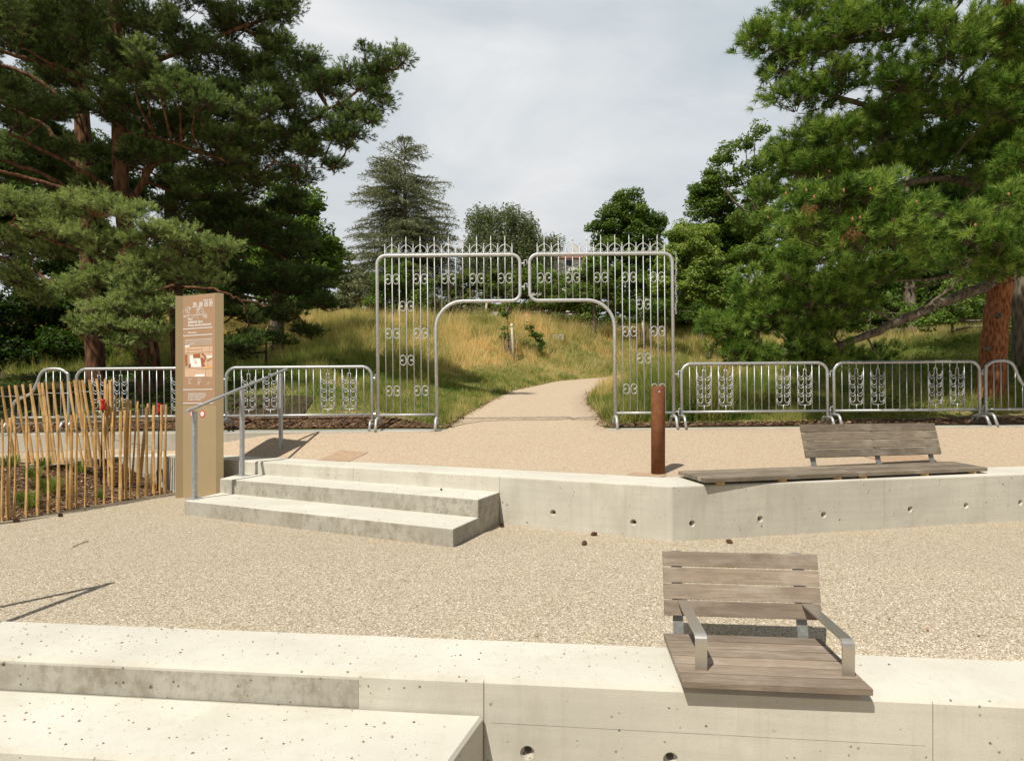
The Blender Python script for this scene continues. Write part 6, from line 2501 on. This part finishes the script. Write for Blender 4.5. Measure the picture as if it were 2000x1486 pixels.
stake('pale leaning stake against the young tree on the dry slope', (1004, 706), (999, 632), g1[1] - 0.6, 0.05)
stake('pale mottled stake leaning in the guard right of the gate', (1261, 678), (1252, 607), g2_[1] - 0.5, 0.05)
stake('pale stake rising from tall grass under the left gate leaf', (947, 628), (951, 588), 33, 0.055)
stake('pale cut stake behind the outer bars of the left gate leaf', (776, 634), (781, 592), 33, 0.06)

# street lamp
D = 33.2
lb = Vector(base_of(876, D))
lt = Vector(W(874, 512, D))
lamp = thing('street_lamp', 'black park lamp with lantern head behind the left gate leaf', 'street lamp', lb)
h = lt.z - lb.z
b = MB()
b.lathe([(0.13, 0), (0.13, 0.5), (0.10, 0.6), (0.085, h - 0.75), (0.08, h - 0.72), (0.05, h - 0.68)], 12)
b.build('pole', M['dark_steel'], lamp, smooth=True)
b = MB()
b.lathe([(0.15, h - 0.62), (0.24, h - 0.24)], 6)
b.build('lantern_glass', M['lamp_glass'], lamp)
b = MB()
b.lathe([(0.32, h - 0.238), (0.30, h - 0.17), (0.13, h - 0.08), (0.06, h - 0.05), (0.02, h + 0.03)], 6)
b.build('lantern_roof', M['dark_steel'], lamp)

# plastic marker sleeves and stones on the meadow
for px, py, d, hpx, wpx, lab in ((877, 627, 34, 20, 7, 'small red marker post at the foot of the street lamp'), (1030, 631, 32, 19, 10, 'small orange marker in tall grass above the shrub')):
    p = Vector(W(px, py, d))
    t = thing('marker_post', lab, 'marker', p, group='orange markers in the grass')
    kk = d / F
    b = MB()
    b.lathe([(wpx * kk / 2, -0.3), (wpx * kk / 2, hpx * kk), (wpx * kk * 0.3, hpx * kk + 0.02)], 10)
    b.build('sleeve', M['orange'] if px > 900 else M['red'], t, smooth=True)
    b = MB()
    b.lathe([(wpx * kk * 0.52, hpx * kk * 0.93), (wpx * kk * 0.54, hpx * kk * 0.99), (wpx * kk * 0.2, hpx * kk + 0.03)], 10)
    b.build('cap', M['dark_steel'], t)
for px, py, wpx, lab in ((1085, 661, 36, 'long pale stone slab on the slope right of the shrub'), (1373, 694, 26, 'pale flat stone in dry grass left of the pine tips')):
    p = Vector(ground_at(px, py))
    kk = p.y / F
    b = MB()
    w_ = wpx * kk
    b.prism([(p.x - w_ / 2, p.y - 0.1), (p.x + w_ * 0.45, p.y - 0.15), (p.x + w_ / 2, p.y + 0.25), (p.x - w_ * 0.42, p.y + 0.3)], p.z - 0.1, [p.z + 0.12, p.z + 0.16, p.z + 0.2, p.z + 0.14])
    tag(b.build('stone_slab', M['concrete_kerb'], loc=p, bevel=0.02), lab, 'stone', 'stones on the slope')

# ------------------------------------------------------------------ houses beyond
D = 66.0
k = D / F
hx, hz = (1112 - 1000) * k, float(hill(6, 66))
hs = thing('house', 'cream house with brown hipped roof behind the right gate leaf', 'house', (hx, D, hz))
zr = lambda py: ZC + (HY - py) * k - hz
b = MB()
b.box((0, 4, zr(507) / 2), (6.2, 8, zr(507)))
b.build('wall', M['cream_wall'], hs)
b = MB()
e, r0, r1 = 3.6, zr(506), zr(478)
b.add([(-e, -0.5, r0), (e, -0.5, r0), (e, 8.5, r0), (-e, 8.5, r0), (-1.3, 3.2, r1), (1.3, 3.2, r1), (1.3, 5, r1), (-1.3, 5, r1)], [(0, 1, 5, 4), (1, 2, 6, 5), (2, 3, 7, 6), (3, 0, 4, 7), (4, 5, 6, 7), (3, 2, 1, 0)])
rf = b.build('roof', M['roof_tile'], hs)
b = MB()
b.box((1.0, 4.0, r1 + 0.3), (0.5, 0.5, 1.0))
b.build('chimney', M['cream_wall'], rf)
for x in (-2.0, 0.0, 2.0):
    b = MB()
    b.box((x, -0.012, zr(516)), (0.95, 0.06, 1.0))
    wn_ = b.build('window', M['white'], hs)
    b = MB()
    b.box((x, -0.05, zr(516)), (0.75, 0.04, 0.82))
    b.build('pane', M['window'], wn_)
b = MB()
b.prism([(-4.4, -3.2), (0.8, -3.2), (0.8, -0.02), (-4.4, -0.02)], 0, zr(545), 0)
po_ = b.build('porch', M['cream_wall'], hs)
b = MB()
b.add([(-4.8, -3.5, zr(548)), (1.2, -3.5, zr(548)), (1.2, 0.0, zr(548)), (-4.8, 0, zr(548)), (-1.8, -3.5, zr(522)), (-1.8, 0, zr(522))], [(0, 1, 4), (1, 2, 5, 4), (2, 3, 5), (3, 0, 4, 5), (3, 2, 1, 0)])
b.build('porch_gable', M['white'], po_)

D = 60.0
k = D / F
hx = (1455 - 1000) * k
hz = float(hill(hx, D))
h2 = thing('house', 'white flat-roofed house glimpsed between trees and pine', 'house', (hx, D, hz))
b = MB()
zt_ = ZC + (HY - 553) * k - hz
b.box((0, 3, zt_ / 2), (4.4, 6, zt_))
b.build('wall', M['white'], h2)
b = MB()
b.box((0, 3, zt_ + 0.12), (4.9, 6.6, 0.23))
b.build('roof', M['cream_wall'], h2)
b = MB()
for z in (0.45, 0.7, 0.95):
    b.box((0, -0.1, zt_ + z), (4.4, 0.06, 0.06))
for x in (-2.1, -1, 0, 1, 2.1):
    b.box((x, -0.16, zt_ + 0.6), (0.06, 0.05, 0.8))
b.build('railing', M['shutter'], h2)
b = MB()
b.box((-0.6, -0.01, zt_ - 0.9), (1.1, 0.06, 0.9))
b.build('window', M['window'], h2)

# ------------------------------------------------------------------ meadow grass
def grass(name, n, yr, zone, mat='grass'):
    """blades over the hill; zone(x, y) gives height, tone, keep-probability"""
    y = np.sqrt(yr[0] ** 2 + (yr[1] ** 2 - yr[0] ** 2) * rng.random(n) ** 1.5)
    x = (rng.random(n) * 2 - 1) * (0.84 * y)
    h, tone, keep, wd_ = zone(x, y)
    sel = rng.random(n) < keep
    x, y, h, tone, wd_ = x[sel], y[sel], h[sel], tone[sel], wd_[sel]
    n = len(x)
    z = hill(x, y)
    a = rng.random(n) * 6.283
    lean = (0.15 + 0.55 * rng.random(n)) * h
    la = rng.random(n) * 6.283
    p = np.stack([x, y, z - 0.01], -1)
    s = np.stack([np.cos(a), np.sin(a), np.zeros(n)], -1) * (wd_ / 2)[:, None]
    tip = p + np.stack([np.cos(la) * lean, np.sin(la) * lean, h], -1)
    V = np.stack([p - s, p + s, tip], 1).reshape(-1, 3)
    o = big_mesh(name, V, 3, M[mat], tone=np.clip(tone, 0, 1))
    o['kind'] = 'stuff'


def mulch_edge(x):
    w_ = 0.62 + 0.25 * fbm(x * 1.3, x * 0, 8) + np.where(x > 0, np.interp(x, [1.7, 3, 6, 16], [-0.35, -0.1, 0.0, 0.7]), np.interp(x, [-20, -9, -4, -1.3], [0.5, 0.2, 0, -0.35]))
    return 10.9 + w_


def zone(x, y):
    n = len(x)
    xl, yl = np.interp(y, LY, LX), np.interp(x, LX, LY)
    xr = np.interp(y, RY, RX)
    dL = np.minimum(xl - x, y - yl)
    dL = np.where(y > 30, np.maximum(dL, y - yl), dL)
    dR = np.where(y < 30, x - xr, -1)
    nz_ = fbm(x * 0.55, y * 0.55, 21)
    nz2 = fbm(x * 1.9, y * 1.9, 31)
    left = dL > 0.06
    right = (dR > 0.04) & ~left
    h = np.zeros(n)
    tone = np.zeros(n)
    keep = np.zeros(n)
    # left and beyond: short by the path, tall on the crest
    tall = sstep(0.8, 4.5, dL)
    dry = sstep(-3.6, -0.8, x) * sstep(1.2, 2.8, dL) * (1 - sstep(23, 27.5, y))
    hl = 0.14 + 0.25 * tall * (0.5 + nz_) + 0.10 * sstep(24, 31, y)
    hl = hl * (1 - 0.45 * sstep(-3.5, -6.0, x) * (1 - sstep(17, 22, y)))
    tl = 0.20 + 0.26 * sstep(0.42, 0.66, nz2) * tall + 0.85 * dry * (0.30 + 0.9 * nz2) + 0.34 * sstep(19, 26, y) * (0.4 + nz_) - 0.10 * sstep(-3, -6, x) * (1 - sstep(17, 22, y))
    tl = np.where((dL < 0.8), 0.20 + 0.35 * sstep(0.48, 0.66, nz2), tl + 0.28 * sstep(0.5, 0.75, fbm(x * 4.1, y * 4.1, 51)))
    # right: tall green weeds beside the gate, mown grass under the pine
    weeds = (1 - sstep(3.6, 5.0, x)) * (1 - sstep(14.5, 18, y)) * sstep(0.05 + 0.02 * (y - 11), 1.3, dR)
    hr = 0.15 + 0.12 * nz_ + weeds * 0.60 * (0.45 + nz2) + 0.10 * sstep(17, 24, y)
    tr = 0.20 + 0.26 * sstep(0.45, 0.7, nz2) + 0.38 * sstep(15, 21, y) * (0.4 + nz_) - 0.06 * weeds
    dryr = sstep(14.5, 18, y) * (1 - sstep(6.5, 9, x))
    tr = tr + 0.35 * dryr * nz2
    h = np.where(left, hl, np.where(right, hr, 0))
    edge = np.exp(-np.where(left, dL, np.maximum(dR, 0)) / 0.5)
    tone = np.where(left, tl, tr) + rng.normal(size=n) * (0.11 + 0.20 * edge) + 0.10 * edge
    keep = np.where(left | right, 1.0, 0.0)
    keep = keep * sstep(0, 0.25, y - mulch_edge(x) + 0.3 * (nz2 - 0.5))
    shade = sstep(-3.9, -5.0, x) * (1 - sstep(-0.5, 0.6, y - ff_end(x)))
    keep = keep * (1 - 0.93 * shade)
    clump_ = fbm(x * 2.6, y * 2.6, 77)
    big_ = fbm(x * 0.9, y * 0.9, 83)
    h = h * (0.55 + 0.8 * rng.random(n)) * (0.42 + 0.95 * sstep(0.35, 0.68, clump_))
    tone = tone + 0.30 * (big_ - 0.5) + 0.34 * (clump_ - 0.5)
    bare = (sstep(0.60, 0.70, fbm(x * 1.7, y * 1.7, 91)) * np.where(left, sstep(0.3, 1.5, dL), 0.4))
    h = h * (1 - 0.6 * bare)
    tone = tone + 0.22 * bare
    wd_ = np.clip(0.0085 * y / 11, 0.008, 0.03) * (0.8 + 0.6 * rng.random(n)) * (1 + 0.7 * weeds)
    return h, tone, keep, wd_


grass('grass', 560000, (11.0, 36.0), zone)


# seed stalks standing above the crest
def zone2(x, y):
    h, tone, keep, wd_ = zone(x, y)
    keep = keep * np.where((h > 0.30) & (y > 17), 1.0, 0.0)
    return h * 1.45 + 0.06, np.clip(tone + 0.22, 0.42, 1), keep, wd_ * 0.55


grass('grass_stalks', 60000, (15.0, 34.0), zone2)

# leaf litter in the shade at left and right
def on_litter():
    while True:
        x, y = (rng.random() * 2 - 1) * 12, 11.4 + 5 * rng.random()
        if x < -4.5 or x > 5.0:
            return (x, y, float(hill(x, y)) + 0.01)


chips('leaf_litter', 3500, on_litter, 0.03, 0.09)

# ivy and ground cover under the pines
n = 11000
x = np.concatenate([-4.6 - 9 * rng.random(n // 2 + 2000), 7.0 + 6 * rng.random(n // 2 - 2000)])
y = 11.7 + 6.5 * rng.random(n)
sel = fbm(x * 0.8, y * 0.8, 44) > np.where(x < 0, 0.36, 0.45)
x, y = x[sel], y[sel]
pos = np.stack([x, y, hill(x, y) + 0.05 + 0.12 * rng.random(len(x))], -1)
o = big_mesh('ground_cover', leaves(pos, unit(rand_dir(len(x)) * 0.6 + UP), 0.085, 0.85), 4, M['leaf_dark'], tone=np.clip(0.5 + 0.2 * rng.normal(size=len(x)), 0, 1))
o['kind'] = 'stuff'

# weed tufts in the mulch bed
for i, (px, py, s) in enumerate(((19, 911, 1.0), (64, 932, 0.9), (84, 915, 0.9), (95, 958, 1.5), (53, 985, 1.3), (153, 921, 1.0), (195, 973, 0.6))):
    best, bp_ = 1e9, None
    for ss_ in np.linspace(-0.8, bed_len, 60):
        for t_ in np.linspace(0.02, 1.6, 50):
            p = bed(ss_, t_)
            e = (1000 + F * p[0] / p[1] - px) ** 2 + (HY - F * (p[2] - ZC) / p[1] - py) ** 2
            if e < best:
                best, bp_ = e, p
    n = int(130 * s)
    a = rng.random(n) * 6.283
    r = 0.10 * s * np.sqrt(rng.random(n))
    p = np.stack([np.cos(a) * r, np.sin(a) * r, np.zeros(n) - 0.01], -1) + np.array(bp_)
    h = (0.09 + 0.13 * rng.random(n)) * (0.6 + 0.4 * s)
    out_ = np.stack([np.cos(a), np.sin(a), np.zeros(n)], -1) * (0.3 + 0.7 * rng.random((n, 1))) * 0.12 * s
    sd = np.stack([-np.sin(a), np.cos(a), np.zeros(n)], -1) * 0.005
    mid = p + out_ * 0.5 + UP * (h * 0.75)[:, None]
    tip = p + out_ * 1.25 + UP * (h * 0.9)[:, None]
    V = np.concatenate([np.stack([p - sd, p + sd, mid + sd * 0.7, mid - sd * 0.7], 1).reshape(-1, 3), np.stack([mid - sd * 0.7, mid + sd * 0.7, tip, tip - sd * 0.05], 1).reshape(-1, 3)])
    tt_ = np.tile(0.12 + 0.16 * rng.random(n), 2)
    o = big_mesh('grass_tuft', V, 4, M['grass'], tone=tt_, loc=bp_, keep_loc=True)
    labs = ['green grass tuft at the far left of the mulch bed, by the back palings', 'small grass tuft mid-left in the mulch bed', 'grass tuft near the back palings of the mulch bed', 'largest green grass tuft in the middle of the mulch bed',
            'grass tuft low in the mulch bed behind the front palings', 'grass tuft at the back of the mulch bed near the fence bend', 'smallest grass tuft, at the right end of the mulch bed']
    tag(o, labs[i], 'grass tuft', 'grass tufts in the mulch bed')
